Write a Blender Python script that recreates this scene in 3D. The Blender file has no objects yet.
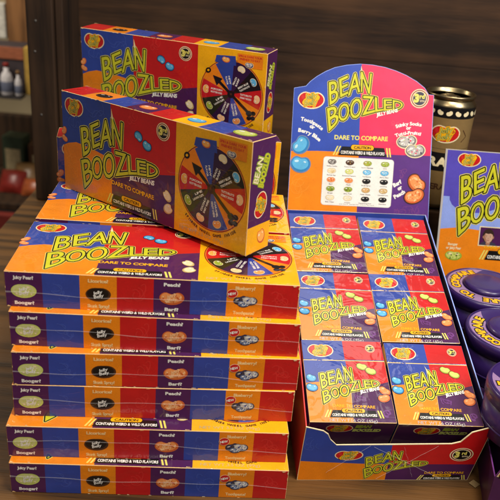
import bpy, math, random
from mathutils import Vector, Matrix
from mathutils.geometry import tessellate_polygon
random.seed(7)
R = math.radians
sc = bpy.context.scene
col = sc.collection

# ------------------------------------------------------------------ materials
def lin(c):
    out = []
    for v in c:
        v /= 255.0
        out.append(v/12.92 if v <= .04045 else ((v+.055)/1.055)**2.4)
    return out
INK = dict(
    red=(196,22,24), darkred=(140,14,20), orange=(236,134,14), yellow=(244,178,10), paleorange=(246,176,84),
    blue=(44,68,156), bluelt=(58,82,170), skyblue=(92,180,226), skydk=(44,130,190), skyhi=(190,228,244),
    purple=(74,24,80), purplelt=(112,58,128), purpledk=(44,16,60), black=(12,11,12), white=(240,238,230),
    cream=(238,222,178), creamdk=(206,178,112), lime=(206,204,40), halo=(228,218,104), green=(150,172,52), greenlt=(200,210,110),
    greendk=(60,76,24), darkgreen=(34,38,16), peach=(238,150,84), peachdk=(206,98,44), peachlt=(250,196,140), gray=(120,116,112),
    graylt=(188,184,178), redlt=(208,40,38), pink=(232,64,98), hotpink=(226,46,90), headblue=(48,76,172), orangeft=(240,144,32), tan=(196,160,96), navy=(20,24,60), slate=(60,56,74),
    edge=(246,206,140), violet=(86,76,184), periw=(144,166,234), palegreen=(206,210,140), lavender=(146,116,156), brown=(70,40,22), bluegrey=(110,130,170),
    skin=(206,164,140), hair=(54,36,30), skinshade=(170,122,98), lip=(170,86,78), tin=(60,26,96), violetpurple=(88,44,126), orangelt=(242,156,50), purplegrey=(96,74,112), olive=(96,88,20), beige=(132,106,64))
MATS = {}
def node_mat(name):
    m = bpy.data.materials.new(name); m.use_nodes = True
    nt = m.node_tree; b = nt.nodes['Principled BSDF']
    return m, nt, b
def ink(c, fam='film'):
    """printed card; film = shrink wrapped glossy, card = coated board, soft = matte"""
    k = (c, fam)
    if k in MATS: return MATS[k]
    m, nt, b = node_mat('%s_%s_print' % (c, fam))
    rgb = lin(INK[c])
    N = nt.nodes.new; L = nt.links.new
    tc = N('ShaderNodeTexCoord'); oi = N('ShaderNodeObjectInfo')
    off = N('ShaderNodeVectorMath'); off.operation = 'ADD'
    cb = N('ShaderNodeCombineXYZ'); mul = N('ShaderNodeMath'); mul.operation = 'MULTIPLY'; mul.inputs[1].default_value = 7.0
    L(oi.outputs['Location'], off.inputs[0]); L(tc.outputs['Object'], off.inputs[1])
    n1 = N('ShaderNodeTexNoise'); n1.inputs['Scale'].default_value = 45; n1.inputs['Detail'].default_value = 4
    L(off.outputs[0], n1.inputs['Vector'])
    n2 = N('ShaderNodeTexNoise'); n2.inputs['Scale'].default_value = 1100; n2.inputs['Detail'].default_value = 2
    L(off.outputs[0], n2.inputs['Vector'])
    ad = N('ShaderNodeMath'); ad.operation = 'ADD'; L(n1.outputs['Fac'], ad.inputs[0]); L(n2.outputs['Fac'], ad.inputs[1])
    mr = N('ShaderNodeMapRange'); mr.inputs['From Min'].default_value = .7; mr.inputs['From Max'].default_value = 1.3
    mr.inputs['To Min'].default_value = .84; mr.inputs['To Max'].default_value = 1.1; L(ad.outputs[0], mr.inputs['Value'])
    mx = N('ShaderNodeVectorMath'); mx.operation = 'SCALE'; mx.inputs[0].default_value = rgb; L(mr.outputs[0], mx.inputs['Scale'])
    L(mx.outputs[0], b.inputs['Base Color'])
    bmp = N('ShaderNodeBump')
    w = N('ShaderNodeTexNoise'); w.inputs['Scale'].default_value = {'film':17,'card':14,'soft':10}[fam]; w.inputs['Detail'].default_value = 3
    w.inputs['Distortion'].default_value = 1.2 if fam == 'film' else 0
    L(off.outputs[0], w.inputs['Vector'])
    L(w.outputs['Fac'], bmp.inputs['Height'])
    bmp.inputs['Strength'].default_value = {'film':.35,'card':.12,'soft':.1}[fam]; bmp.inputs['Distance'].default_value = .006
    b.inputs['Roughness'].default_value = {'film':.42,'card':.4,'soft':.6}[fam]
    b.inputs['Specular IOR Level'].default_value = {'film':.4,'card':.4,'soft':.25}[fam]
    if fam == 'film':
        # loose film: thin sharp creases over broad slack, seen in the clear coat only
        rg = N('ShaderNodeTexNoise'); rg.inputs['Scale'].default_value = 11; rg.inputs['Detail'].default_value = 2.5; rg.inputs['Distortion'].default_value = 1.6
        mp = N('ShaderNodeMapping'); mp.inputs['Scale'].default_value = (.75, 1.5, 1.5); mp.inputs['Rotation'].default_value = (.3, .5, .4); L(off.outputs[0], mp.inputs['Vector']); L(mp.outputs[0], rg.inputs['Vector'])
        sb = N('ShaderNodeMath'); sb.operation = 'SUBTRACT'; sb.inputs[1].default_value = .5; L(rg.outputs['Fac'], sb.inputs[0])
        ab = N('ShaderNodeMath'); ab.operation = 'ABSOLUTE'; L(sb.outputs[0], ab.inputs[0])
        cm_ = N('ShaderNodeMapRange'); cm_.interpolation_type = 'SMOOTHSTEP'; cm_.inputs['From Max'].default_value = .035; cm_.inputs['To Min'].default_value = 1; cm_.inputs['To Max'].default_value = 0; L(ab.outputs[0], cm_.inputs['Value'])
        md = N('ShaderNodeMath'); md.operation = 'MULTIPLY'; L(cm_.outputs[0], md.inputs[0]); L(w.outputs['Fac'], md.inputs[1])
        hs = N('ShaderNodeMath'); hs.operation = 'MULTIPLY_ADD'; hs.inputs[1].default_value = .075; L(md.outputs[0], hs.inputs[0]); L(w.outputs['Fac'], hs.inputs[2])
        b2 = N('ShaderNodeBump'); b2.inputs['Strength'].default_value = .5; b2.inputs['Distance'].default_value = .0065; L(hs.outputs[0], b2.inputs['Height'])
        bmp.inputs['Strength'].default_value = .12
        b.inputs['Coat Weight'].default_value = .8; b.inputs['Coat Roughness'].default_value = .1
        L(b2.outputs[0], b.inputs['Coat Normal'])
    elif fam != 'soft':
        b.inputs['Coat Weight'].default_value = .2; b.inputs['Coat Roughness'].default_value = .22
        L(bmp.outputs[0], b.inputs['Coat Normal'])
    L(bmp.outputs[0], b.inputs['Normal'])
    MATS[k] = m
    return m

# ------------------------------------------------------------------ 2D geometry
_gl = {}
def area(P): return .5*sum(P[i-1][0]*P[i][1]-P[i][0]*P[i-1][1] for i in range(len(P)))
def inside(p, P):
    x, y = p; r = False
    for i in range(len(P)):
        (x1,y1),(x2,y2) = P[i-1], P[i]
        if (y1 > y) != (y2 > y) and x < (x2-x1)*(y-y1)/(y2-y1)+x1: r = not r
    return r
def glyph(ch):
    """outline loops of one letter of the built-in font: [(outer, [holes])], width"""
    if ch in _gl: return _gl[ch]
    c = bpy.data.curves.new('g', 'FONT'); c.body = ch; c.resolution_u = 3; c.fill_mode = 'FRONT'
    o = bpy.data.objects.new('g', c); col.objects.link(o)
    dg = bpy.context.evaluated_depsgraph_get(); e = o.evaluated_get(dg); me = e.to_mesh()
    cnt = {}
    idx = {}; vs = []; remap = []
    for v in me.vertices:
        k = (round(v.co.x, 4), round(v.co.y, 4))
        if k not in idx: idx[k] = len(vs); vs.append(k)
        remap.append(idx[k])
    nxt = {}
    edges = {}
    for p in me.polygons:
        q = [remap[i] for i in p.vertices]
        if area([vs[i] for i in q]) < 0: q.reverse()
        for i in range(len(q)):
            a, b = q[i-1], q[i]
            if a == b: continue
            if (b, a) in edges: del edges[(b, a)]
            else: edges[(a, b)] = 1
    for a, b in edges: nxt.setdefault(a, []).append(b)
    loops = []
    while nxt:
        s = next(iter(nxt)); lp = [s]; cur = nxt[s].pop()
        if not nxt[s]: del nxt[s]
        while cur != s and cur in nxt:
            lp.append(cur); n = nxt[cur].pop()
            if not nxt[cur]: del nxt[cur]
            cur = n
        P = []
        for i in lp:
            v = vs[i]
            if not P or math.hypot(v[0]-P[-1][0], v[1]-P[-1][1]) > .006: P.append(v)
        while len(P) > 3 and math.hypot(P[0][0]-P[-1][0], P[0][1]-P[-1][1]) < .006: P.pop()
        if len(P) > 2 and abs(area(P)) > 1e-4: loops.append(P)
    e.to_mesh_clear(); bpy.data.objects.remove(o); bpy.data.curves.remove(c)
    outs = [P for P in loops if area(P) > 0]; hs = [P for P in loops if area(P) < 0]
    res = [(P, [h for h in hs if inside(h[0], P)]) for P in outs]
    xs = [p[0] for P in outs for p in P] or [0, .25]
    ys = [p[1] for P in outs for p in P] or [0, .7]
    _gl[ch] = (res, min(xs), max(xs), min(ys), max(ys))
    return _gl[ch]
def offset(P, d):
    """grow an outline (holes shrink: they run clockwise)"""
    Q = []
    for p in P:
        if not Q or math.hypot(p[0]-Q[-1][0], p[1]-Q[-1][1]) > 1e-6: Q.append(p)
    n = len(Q); out = []
    for i in range(n):
        a, b, c = Q[i-1], Q[i], Q[(i+1) % n]
        e1 = (b[0]-a[0], b[1]-a[1]); e2 = (c[0]-b[0], c[1]-b[1])
        l1 = math.hypot(*e1) or 1e-9; l2 = math.hypot(*e2) or 1e-9
        n1 = (e1[1]/l1, -e1[0]/l1); n2 = (e2[1]/l2, -e2[0]/l2)
        m = (n1[0]+n2[0], n1[1]+n2[1]); mm = m[0]**2+m[1]**2
        k = min(2/max(mm, .25), 2.2)
        out.append((b[0]+m[0]*d*k, b[1]+m[1]*d*k))
    return out
def grow(shape, d):
    if d == 0: return shape
    res = []
    for o, hs in shape:
        H = []
        for h in hs:
            # a hole vanishes when it is thinner than the growth
            w = min(max(p[0] for p in h)-min(p[0] for p in h), max(p[1] for p in h)-min(p[1] for p in h))
            if w > 2.7*d:
                g = offset(h, d)
                if area(g) < 0: H.append(g)
        res.append((offset(o, d), H))
    return res
def mapshape(shape, f): return [([f(p) for p in o], [[f(p) for p in h] for h in hs]) for o, hs in shape]
def ell(cx, cy, a, b, n=24, rot=0, t0=0, t1=2*math.pi):
    c, s = math.cos(rot), math.sin(rot)
    full = abs(t1-t0-2*math.pi) < 1e-6
    P = []
    for i in range(n if full else n+1):
        t = t0+(t1-t0)*i/n; x, y = a*math.cos(t), b*math.sin(t)
        P.append((cx+c*x-s*y, cy+s*x+c*y))
    return P
def kidney(cx, cy, a, b, rot=0, dent=.3, n=28):
    c, s = math.cos(rot), math.sin(rot); P = []
    for i in range(n):
        t = 2*math.pi*i/n; x, y = a*math.cos(t), b*math.sin(t)
        if y > 0: y -= dent*b*math.exp(-(x/(.38*a))**2)
        else: y *= 1.02
        P.append((cx+c*x-s*y, cy+s*x+c*y))
    return P
def rrect(x0, y0, x1, y1, r, n=4):
    P = []
    for cx, cy, t in ((x1-r,y0+r,-90),(x1-r,y1-r,0),(x0+r,y1-r,90),(x0+r,y0+r,180)):
        for i in range(n+1): a = R(t+90*i/n); P.append((cx+r*math.cos(a), cy+r*math.sin(a)))
    return P
def rect(x0, y0, x1, y1): return [(x0,y0),(x1,y0),(x1,y1),(x0,y1)]

def earclip(loops):
    """plain ear clipping with holes bridged to the outline; indices into the joined loops"""
    base = []; k = 0
    for q in loops: base.append(list(range(k, k+len(q)))); k += len(q)
    pts = [p for q in loops for p in q]
    ring = base[0][:]
    if area([pts[i] for i in ring]) < 0: ring.reverse()
    for h in sorted(base[1:], key=lambda h: -max(pts[i][0] for i in h)):
        if area([pts[i] for i in h]) > 0: h = h[::-1]
        m = max(range(len(h)), key=lambda i: pts[h[i]][0]); h = h[m:]+h[:m]
        P = pts[h[0]]
        def clear(j):
            Q = pts[ring[j]]
            for i in range(len(ring)):
                A, B = pts[ring[i-1]], pts[ring[i]]
                if A == Q or B == Q: continue
                d1 = (B[0]-A[0])*(P[1]-A[1])-(B[1]-A[1])*(P[0]-A[0]); d2 = (B[0]-A[0])*(Q[1]-A[1])-(B[1]-A[1])*(Q[0]-A[0])
                d3 = (Q[0]-P[0])*(A[1]-P[1])-(Q[1]-P[1])*(A[0]-P[0]); d4 = (Q[0]-P[0])*(B[1]-P[1])-(Q[1]-P[1])*(B[0]-P[0])
                if d1*d2 < 0 and d3*d4 < 0: return False
            return True
        for j in sorted(range(len(ring)), key=lambda j: (pts[ring[j]][0]-P[0])**2+(pts[ring[j]][1]-P[1])**2):
            if pts[ring[j]][0] >= P[0] and clear(j): break
        ring = ring[:j+1]+h+[h[0]]+ring[j:]
    T = []; guard = 0
    while len(ring) > 3 and guard < 4000:
        done = False
        for i in range(len(ring)):
            guard += 1
            a, b, c = ring[i-1], ring[i], ring[(i+1) % len(ring)]
            A, B, C = pts[a], pts[b], pts[c]
            cr = (B[0]-A[0])*(C[1]-A[1])-(B[1]-A[1])*(C[0]-A[0])
            if cr <= 0: continue
            ok = True
            for r in ring:
                Pt = pts[r]
                if Pt == A or Pt == B or Pt == C: continue
                if (B[0]-A[0])*(Pt[1]-A[1])-(B[1]-A[1])*(Pt[0]-A[0]) >= 0 and (C[0]-B[0])*(Pt[1]-B[1])-(C[1]-B[1])*(Pt[0]-B[0]) >= 0 and (A[0]-C[0])*(Pt[1]-C[1])-(A[1]-C[1])*(Pt[0]-C[0]) >= 0: ok = False; break
            if ok: T.append((a,b,c)); ring.pop(i); done = True; break
        if not done: break
    if len(ring) == 3: T.append(tuple(ring))
    return T
def fill(loops):
    """triangles of an outline with holes; falls back to ear clipping where the built-in filler drops pieces"""
    pts = [p for q in loops for p in q]
    T = [tuple(t) for t in tessellate_polygon([[Vector((p[0]*1000, p[1]*1000, 0)) for p in q] for q in loops])]
    want = abs(area(loops[0]))-sum(abs(area(q)) for q in loops[1:])
    if abs(sum(abs(area([pts[i] for i in t])) for t in T)-want) > .01*want:
        T2 = earclip(loops)
        if abs(sum(abs(area([pts[i] for i in t])) for t in T2)-want) < abs(sum(abs(area([pts[i] for i in t])) for t in T)-want): T = T2
    return T

class Face:
    """a flat printed side: 2D print coordinates to 3D"""
    def __init__(s, o, u, v, n=None):
        s.o, s.u, s.v = Vector(o), Vector(u), Vector(v)
        s.n = Vector(n) if n else s.u.cross(s.v).normalized()
    def __call__(s, p, h): return s.o+s.u*p[0]+s.v*p[1]+s.n*h
class Print:
    """collects the pieces of every part of a thing, then links one mesh object per part"""
    LH = 7e-5
    def __init__(s, fam='film'): s.parts = {}; s.order = []; s.fam = fam; s.k = 0
    def part(s, name):
        if name not in s.parts: s.parts[name] = ([], [], [], []); s.order.append(name)
        return s.parts[name]
    def raw(s, part, verts, faces, color, fam=None):
        V, F, M, _ = s.part(part); b = len(V)
        V.extend(Vector(v) for v in verts); m = ink(color, fam or s.fam) if isinstance(color, str) else color
        for f in faces: F.append([b+i for i in f]); M.append(m)
    def poly(s, part, face, P, color, L, holes=(), fam=None):
        s.k = (s.k+1) % 53
        h = L*s.LH+s.k*1.2e-6
        if not holes and len(P) <= 4 and not getattr(face, 'curved', 0):
            s.raw(part, [face(p, h) for p in P], [list(range(len(P)))], color, fam); return
        loops = [P]+list(holes)
        if getattr(face, 'curved', 0):
            s.curved(part, face, loops, color, h, fam); return
        tri = fill(loops)
        pts = [p for q in loops for p in q]
        T = []
        for t in tri:
            t = list(t)
            if area([pts[i] for i in t]) < 0: t.reverse()
            T.append(t)
        s.raw(part, [face(p, h) for p in pts], T, color, fam)
    def curved(s, part, face, loops, color, h, fam):
        pts = [p for q in loops for p in q]
        todo = []
        for t in fill(loops):
            t = [pts[i] for i in t]
            todo.append(t if area(t) > 0 else t[::-1])
        out = []
        while todo:
            t = todo.pop(); xs = [p[0] for p in t]
            if max(xs)-min(xs) < face.curved: out.append(t); continue
            # split the edge that is longest along the bend
            k = max(range(3), key=lambda i: abs(t[i][0]-t[i-1][0]))
            a, b, c = t[k-1], t[k], t[(k+1) % 3]; m = ((a[0]+b[0])/2, (a[1]+b[1])/2)
            todo += [[a,m,c],[m,b,c]]
        V = [face(p, h) for t in out for p in t]
        s.raw(part, V, [[3*i,3*i+1,3*i+2] for i in range(len(out))], color, fam)
    def shape(s, part, face, sh, color, L):
        for o, hs in sh: s.poly(part, face, o, color, L, hs)
    def fat(s, part, face, sh, d, color, L):
        """a shape thickened by d: its fill, a band along every edge and a round at every corner"""
        s.shape(part, face, sh, color, L)
        for o, hs in sh:
            for q in [o]+hs:
                n = len(q)
                for i in range(n):
                    a, b, c = q[i-1], q[i], q[(i+1) % n]
                    l = math.hypot(b[0]-a[0], b[1]-a[1]) or 1e-9; nx, ny = -(b[1]-a[1])/l*d, (b[0]-a[0])/l*d
                    s.poly(part, face, [(a[0]-nx,a[1]-ny),(b[0]-nx,b[1]-ny),(b[0]+nx,b[1]+ny),(a[0]+nx,a[1]+ny)], color, L)
                    cr = abs((b[0]-a[0])*(c[1]-b[1])-(b[1]-a[1])*(c[0]-b[0]))/(l*(math.hypot(c[0]-b[0], c[1]-b[1]) or 1e-9))
                    if cr > .12: s.poly(part, face, ell(b[0], b[1], d, d, 12), color, L)
    def line(s, part, face, pts, w, color, L):
        for i in range(len(pts)-1):
            (x0,y0),(x1,y1) = pts[i], pts[i+1]; l = math.hypot(x1-x0, y1-y0) or 1e-9
            nx, ny = -(y1-y0)/l*w/2, (x1-x0)/l*w/2
            s.poly(part, face, [(x0-nx,y0-ny),(x1-nx,y1-ny),(x1+nx,y1+ny),(x0+nx,y0+ny)], color, L)
    def text(s, part, face, txt, x, y, size, color, L, rot=0, bold=.02, width=None, align='l', italic=0, arc=None, track=.07, sy=1):
        """size = cap height; width squeezes the line to a length; arc = (radius) bends it upward"""
        adv = []; pen = 0; k = size/.73
        for ch in txt:
            if ch == ' ': adv.append((None, pen)); pen += .26; continue
            g = glyph(ch); adv.append((g, pen-g[1])); pen += g[2]-g[1]+track
        pen -= track
        kx = k*(width/(pen*k)) if width else k
        tot = pen*kx; x0 = {'l':0,'c':-tot/2,'r':-tot}[align]
        c, sn = math.cos(rot), math.sin(rot)
        for g, a in adv:
            if g is None: continue
            sh = grow(g[0], bold)
            if arc:
                mid = x0+kx*(a+(g[1]+g[2])/2); th = mid/arc
                def f(p, a=a, mid=mid, th=th):
                    lx = x0+kx*(p[0]+a)-mid; ly = k*p[1]*sy
                    px = (arc+ly)*math.sin(th)+lx*math.cos(th); py = (arc+ly)*math.cos(th)-arc-lx*math.sin(th)
                    return (x+c*px-sn*py, y+sn*px+c*py)
            else:
                def f(p, a=a):
                    px = x0+kx*(p[0]+a)+italic*k*p[1]; py = k*p[1]*sy
                    return (x+c*px-sn*py, y+sn*px+c*py)
            s.shape(part, face, mapshape(sh, f), color, L)
    def build(s, root, only=None, rename=None, parent_of=None):
        obs = {}
        for name in s.order:
            V, F, M, _ = s.parts[name]
            if not F: continue
            nm = name.split('#')[0]
            me = bpy.data.meshes.new(nm); me.from_pydata([tuple(v) for v in V], [], F)
            ms = []; ix = []
            for m in M:
                if m not in ms: ms.append(m)
                ix.append(ms.index(m))
            for m in ms: me.materials.append(m)
            me.polygons.foreach_set('material_index', ix); me.update()
            o = bpy.data.objects.new(nm, me); col.objects.link(o)
            p = root
            if parent_of and name in parent_of: p = obs[parent_of[name]]
            o.parent = p; obs[name] = o
        return obs

# ------------------------------------------------------------------ scene bookkeeping
def tag(o, label=None, cat=None, group=None, kind=None):
    if label: o['label'] = label
    if cat: o['category'] = cat
    if group: o['group'] = group
    if kind: o['kind'] = kind
    return o
def empty(name, loc=(0,0,0), rot=(0,0,0), **k):
    o = bpy.data.objects.new(name, None); col.objects.link(o); o.empty_display_size = .02
    o.location = loc; o.rotation_euler = rot
    return tag(o, **k)
def copy_tree(o, parent=None):
    c = o.copy(); col.objects.link(c)
    if parent: c.parent = parent
    for ch in list(o.children): copy_tree(ch, c)
    return c
def mesh_obj(name, V, F, mat, parent=None, smooth=False, mats=None, ix=None):
    me = bpy.data.meshes.new(name); me.from_pydata([tuple(v) for v in V], [], F)
    for m in (mats or [mat]): me.materials.append(m)
    if ix: me.polygons.foreach_set('material_index', ix)
    if smooth: me.polygons.foreach_set('use_smooth', [True]*len(F))
    me.update(); o = bpy.data.objects.new(name, me); col.objects.link(o)
    if parent: o.parent = parent
    return o
def boxgeo(x0, y0, z0, x1, y1, z1, b=0):
    """box with bevelled edges"""
    V = []; F = []
    if b == 0:
        V = [(x,y,z) for z in (z0,z1) for y in (y0,y1) for x in (x0,x1)]
        return V, [[0,2,3,1],[4,5,7,6],[0,1,5,4],[2,6,7,3],[0,4,6,2],[1,3,7,5]]
    import bmesh
    bm = bmesh.new(); bmesh.ops.create_cube(bm, size=1)
    for v in bm.verts:
        v.co = (x0 if v.co.x < 0 else x1, y0 if v.co.y < 0 else y1, z0 if v.co.z < 0 else z1)
    bmesh.ops.bevel(bm, geom=bm.edges[:], offset=b, segments=2, profile=.5, affect='EDGES')
    bm.verts.index_update()
    V = [v.co.copy() for v in bm.verts]; F = [[v.index for v in f.verts] for f in bm.faces]; bm.free()
    return V, F

# ------------------------------------------------------------------ printed motifs
CAN = {  # the slanting two line title: letter corners TL TR BR BL
 'B':[(.0335,.0823),(.0484,.0872),(.0499,.0568),(.0366,.0483)], 'E':[(.0504,.0884),(.0646,.0956),(.0663,.0684),(.0539,.0617)],
 'A':[(.0683,.0953),(.0850,.1042),(.0861,.0728),(.0666,.0651)], 'N':[(.0868,.1033),(.1045,.1020),(.1024,.0714),(.0880,.0733)],
 'B2':[(.0324,.0427),(.0496,.0495),(.0525,.0236),(.0372,.0085)], 'O':[(.0516,.0500),(.0690,.0559),(.0693,.0293),(.0521,.0241)],
 'O2':[(.0709,.0582),(.0896,.0659),(.0909,.0361),(.0720,.0291)], 'Z':[(.0915,.0676),(.1095,.0679),(.1129,.0448),(.0921,.0377)],
 'L':[(.1120,.0672),(.1253,.0666),(.1271,.0484),(.1139,.0451)], 'E2':[(.1270,.0652),(.1408,.0665),(.1419,.0503),(.1281,.0481)],
 'D':[(.1425,.0656),(.1593,.0647),(.1595,.0547),(.1433,.0494)]}
PACKT = {'B':[(.18,.569),(.259,.587),(.26,.419),(.186,.381)],'E':[(.274,.587),(.352,.607),(.347,.443),(.275,.426)],
 'A':[(.374,.612),(.452,.633),(.459,.456),(.356,.447)],'N':[(.487,.652),(.569,.647),(.569,.481),(.479,.474)],
 'B2':[(.183,.353),(.271,.387),(.282,.261),(.186,.207)],'O':[(.285,.387),(.379,.415),(.382,.284),(.291,.271)],
 'O2':[(.391,.422),(.501,.451),(.505,.308),(.398,.289)],'Z':[(.521,.475),(.616,.482),(.627,.375),(.518,.355)],
 'L':[(.63,.487),(.687,.484),(.693,.393),(.634,.379)],'E2':[(.699,.495),(.774,.491),(.78,.404),(.699,.394)],'D':[(.781,.498),(.88,.489),(.869,.428),(.787,.411)]}
def title(pr, part, face, quads, f, fat, L, colors=('halo','black','lime'), spike=None):
    """fat = width of the black outline in metres"""
    S = {}
    for k, q in quads.items():
        q = [f(p) for p in q]
        g = glyph(k[0]); w, h = g[2]-g[1], g[4]-g[3]
        def m(p, q=q, g=g, w=w, h=h):
            a, b = (p[0]-g[1])/w, (p[1]-g[3])/h
            a = -.01+a*1.02; b = .0+b*1.0
            t = [q[0][i]+(q[1][i]-q[0][i])*a for i in (0,1)]; o = [q[3][i]+(q[2][i]-q[3][i])*a for i in (0,1)]
            return (o[0]+(t[0]-o[0])*b, o[1]+(t[1]-o[1])*b)
        S[k] = mapshape(g[0], m)
    if spike:
        a, n = f(spike), [f(p) for p in quads['N']]
        base = ((n[0][0]+.12*(n[1][0]-n[0][0])), (n[0][1]+.12*(n[1][1]-n[0][1])))
        w = .085*abs(n[1][0]-n[0][0]); dy = .35*(n[0][1]-n[3][1])
        sp = [(base[0]-w*1.6, base[1]-dy), (base[0]+w*2.2, base[1]-dy), a]
        pr.poly(part, face, offset(sp, fat*.45), colors[0], L)
        pr.poly(part, face, offset(sp, fat*.1), 'cream', L+1)
    for k in S: pr.fat(part, face, S[k], fat*1.85, colors[0], L)
    for k in S: pr.fat(part, face, S[k], fat*1.25, colors[1], L+1)
    for k in S: pr.fat(part, face, S[k], fat*.16, colors[2], L+2)
def lsq_affine(src, dst):
    """least squares affine map, src and dst lists of points"""
    def solve(A, b):
        n = 3; M = [r[:]+[v] for r, v in zip(A, b)]
        for i in range(n):
            p = max(range(i, n), key=lambda r: abs(M[r][i])); M[i], M[p] = M[p], M[i]
            for r in range(n):
                if r != i:
                    k = M[r][i]/M[i][i]; M[r] = [a-k*c for a, c in zip(M[r], M[i])]
        return [M[i][3]/M[i][i] for i in range(n)]
    rows = [(x, y, 1) for x, y in src]
    A = [[sum(r[i]*r[j] for r in rows) for j in range(3)] for i in range(3)]
    cs = [solve(A, [sum(r[i]*d[c] for r, d in zip(rows, dst)) for i in range(3)]) for c in (0,1)]
    return lambda p: tuple(c[0]*p[0]+c[1]*p[1]+c[2] for c in cs)
def logo(pr, part, face, cx, cy, a, b, L, rot=0, film=None):
    pr.poly(part, face, kidney(cx, cy, a, b, rot, .32), 'cream', L)
    pr.poly(part, face, kidney(cx, cy, a*.92, b*.87, rot, .34), 'red', L+1)
    pr.poly(part, face, ell(cx-a*.62*math.cos(rot), cy-a*.62*math.sin(rot)+b*.2, a*.12, b*.34, 12, rot+.4), 'redlt', L+2)
    c, s = math.cos(rot), math.sin(rot)
    T = lambda x, y: (cx+c*x*a-s*y*b, cy+s*x*a+c*y*b)
    r2 = rot+math.atan2(.34*b, a)*1.0
    pr.poly(part, face, kidney(*T(-.02,-.05), a*.74, b*.52, rot+.42, .1), 'darkred', L+2)
    pr.poly(part, face, kidney(*T(-.02,-.05), a*.69, b*.46, rot+.42, .1), 'yellow', L+2)
    for (tx, x, y, w) in (('Jelly', .04, .08, .86), ('Belly', .02, -.60, .92)):
        p = T(x-.04, y); pr.text(part, face, tx, p[0], p[1], b*.58, 'yellow', L+3, rot=r2, bold=.15, width=a*w, align='c', italic=.2)
        pr.text(part, face, tx, p[0], p[1], b*.58, 'greendk', L+4, rot=r2, bold=.035, width=a*w, align='c', italic=.2)
        pr.text(part, face, tx, p[0], p[1], b*.58, 'halo', L+5, rot=r2, bold=-.012, width=a*w, align='c', italic=.2)
def bean(pr, part, face, cx, cy, a, b, rot, c, L, dk=None, hi=None, rim=None, speck=None, dent=.3):
    if rim: pr.poly(part, face, kidney(cx, cy, a*1.1, b*1.15, rot, dent), rim, L)
    pr.poly(part, face, kidney(cx, cy, a, b, rot, dent), dk or c, L+1)
    cs, sn = math.cos(rot), math.sin(rot)
    q = lambda x, y: (cx+cs*x*a-sn*y*b, cy+sn*x*a+cs*y*b)
    if dk: pr.poly(part, face, kidney(*q(-.03,.07), a*.86, b*.8, rot, dent), c, L+2)
    if speck:
        rnd = random.Random(int(1e5*(cx+cy))+3)
        for i in range(22):
            t, r = rnd.uniform(0,6.28), math.sqrt(rnd.random())*.8
            p = q(r*math.cos(t), r*math.sin(t)*.85-.05); pr.poly(part, face, ell(p[0], p[1], a*rnd.uniform(.05,.14), a*rnd.uniform(.04,.1), 7, rnd.uniform(0,3)), rnd.choice(speck), L+3)
    if hi:
        p = q(-.45,.28); pr.poly(part, face, ell(p[0], p[1], a*.24, b*.16, 12, rot+.2), hi, L+4)
        p = q(.42,.3); pr.poly(part, face, ell(p[0], p[1], a*.15, b*.11, 10, rot-.2), hi, L+4)
def badge(pr, part, face, cx, cy, r, L, ring='cream', mid='black', sq=1):
    pr.poly(part, face, ell(cx, cy, r, r*sq, 28), ring, L)
    pr.poly(part, face, ell(cx, cy, r*.9, r*.9*sq, 28), 'darkred' if ring == 'cream' else 'graylt', L+1)
    pr.poly(part, face, ell(cx, cy, r*.8, r*.8*sq, 28), ring, L+2)
    pr.poly(part, face, ell(cx, cy, r*.7, r*.7*sq, 28), mid, L+3)
    pr.text(part, face, '3', cx-r*.52, cy-r*.36*sq, r*.82*sq, 'halo', L+4, bold=.07)
    pr.text(part, face, 'rd', cx+r*.02, cy+r*.02*sq, r*.46*sq, 'halo', L+4, bold=.05)
    pr.text(part, face, 'EDITION', cx+r*.08, cy-r*.34*sq, r*.2*sq, 'cream', L+4, bold=.02, width=r*.5)
def caution(pr, part, face, q, L, bg='black'):
    """slanting black strip: q maps unit square (x along, y up)"""
    P = lambda x, y: q((x, y))
    pr.poly(part, face, [P(.09,0),P(.90,0),P(.855,.98),P(.15,.98)], bg, L)
    for i in range(2):
        x = .0+.045*i
        pr.poly(part, face, [P(x,0),P(x+.024,0),P(x+.09,1),P(x+.066,1)], 'halo', L)
        x = .915+.045*i
        pr.poly(part, face, [P(x,0),P(x+.024,0),P(x-.006,1),P(x-.03,1)], 'halo', L)
    a, b, c = P(.30,.66), P(.68,.66), P(.30,1.2)
    rot = math.atan2(b[1]-a[1], b[0]-a[0]); hgt = math.hypot(c[0]-a[0], c[1]-a[1]); w = math.hypot(b[0]-a[0], b[1]-a[1])
    cs, sn = math.cos(rot), math.sin(rot)
    T = lambda x, y: (a[0]+cs*x-sn*y, a[1]+sn*x+cs*y)
    pr.poly(part, face, [T(*p) for p in rrect(-w*.02,-hgt*.08,w*1.02,hgt*1.08,hgt*.5)], 'black', L+1)
    pr.poly(part, face, [T(*p) for p in rrect(0,0,w,hgt,hgt*.48)], 'yellow', L+2)
    p = T(w/2, hgt*.22); pr.text(part, face, 'CAUTION', p[0], p[1], hgt*.56, 'black', L+3, rot=rot, bold=.03, width=w*.74, align='c')
    p = P(.135,.18); e = P(.865,.18); w2 = math.hypot(e[0]-p[0], e[1]-p[1]); t = P(.135,.52)
    pr.text(part, face, 'CONTAINS WEIRD & WILD FLAVORS', p[0], p[1], math.hypot(t[0]-p[0], t[1]-p[1]), 'white', L+3, rot=rot, bold=.035, width=w2)
def doodle(pr, part, face, cx, cy, r, color, L, seed, w=.0011):
    """faint loose line drawing printed tone on tone"""
    rnd = random.Random(seed)
    for k in range(5):
        x, y, a, b, t = cx+rnd.uniform(-.6,.6)*r, cy+rnd.uniform(-.45,.45)*r, rnd.uniform(.25,.6)*r, rnd.uniform(.2,.5)*r, rnd.uniform(0,6)
        pts = ell(x, y, a, b, 14, rnd.uniform(0,3), t, t+rnd.uniform(2.2,5))
        pr.line(part, face, pts, w, color, L)

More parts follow.
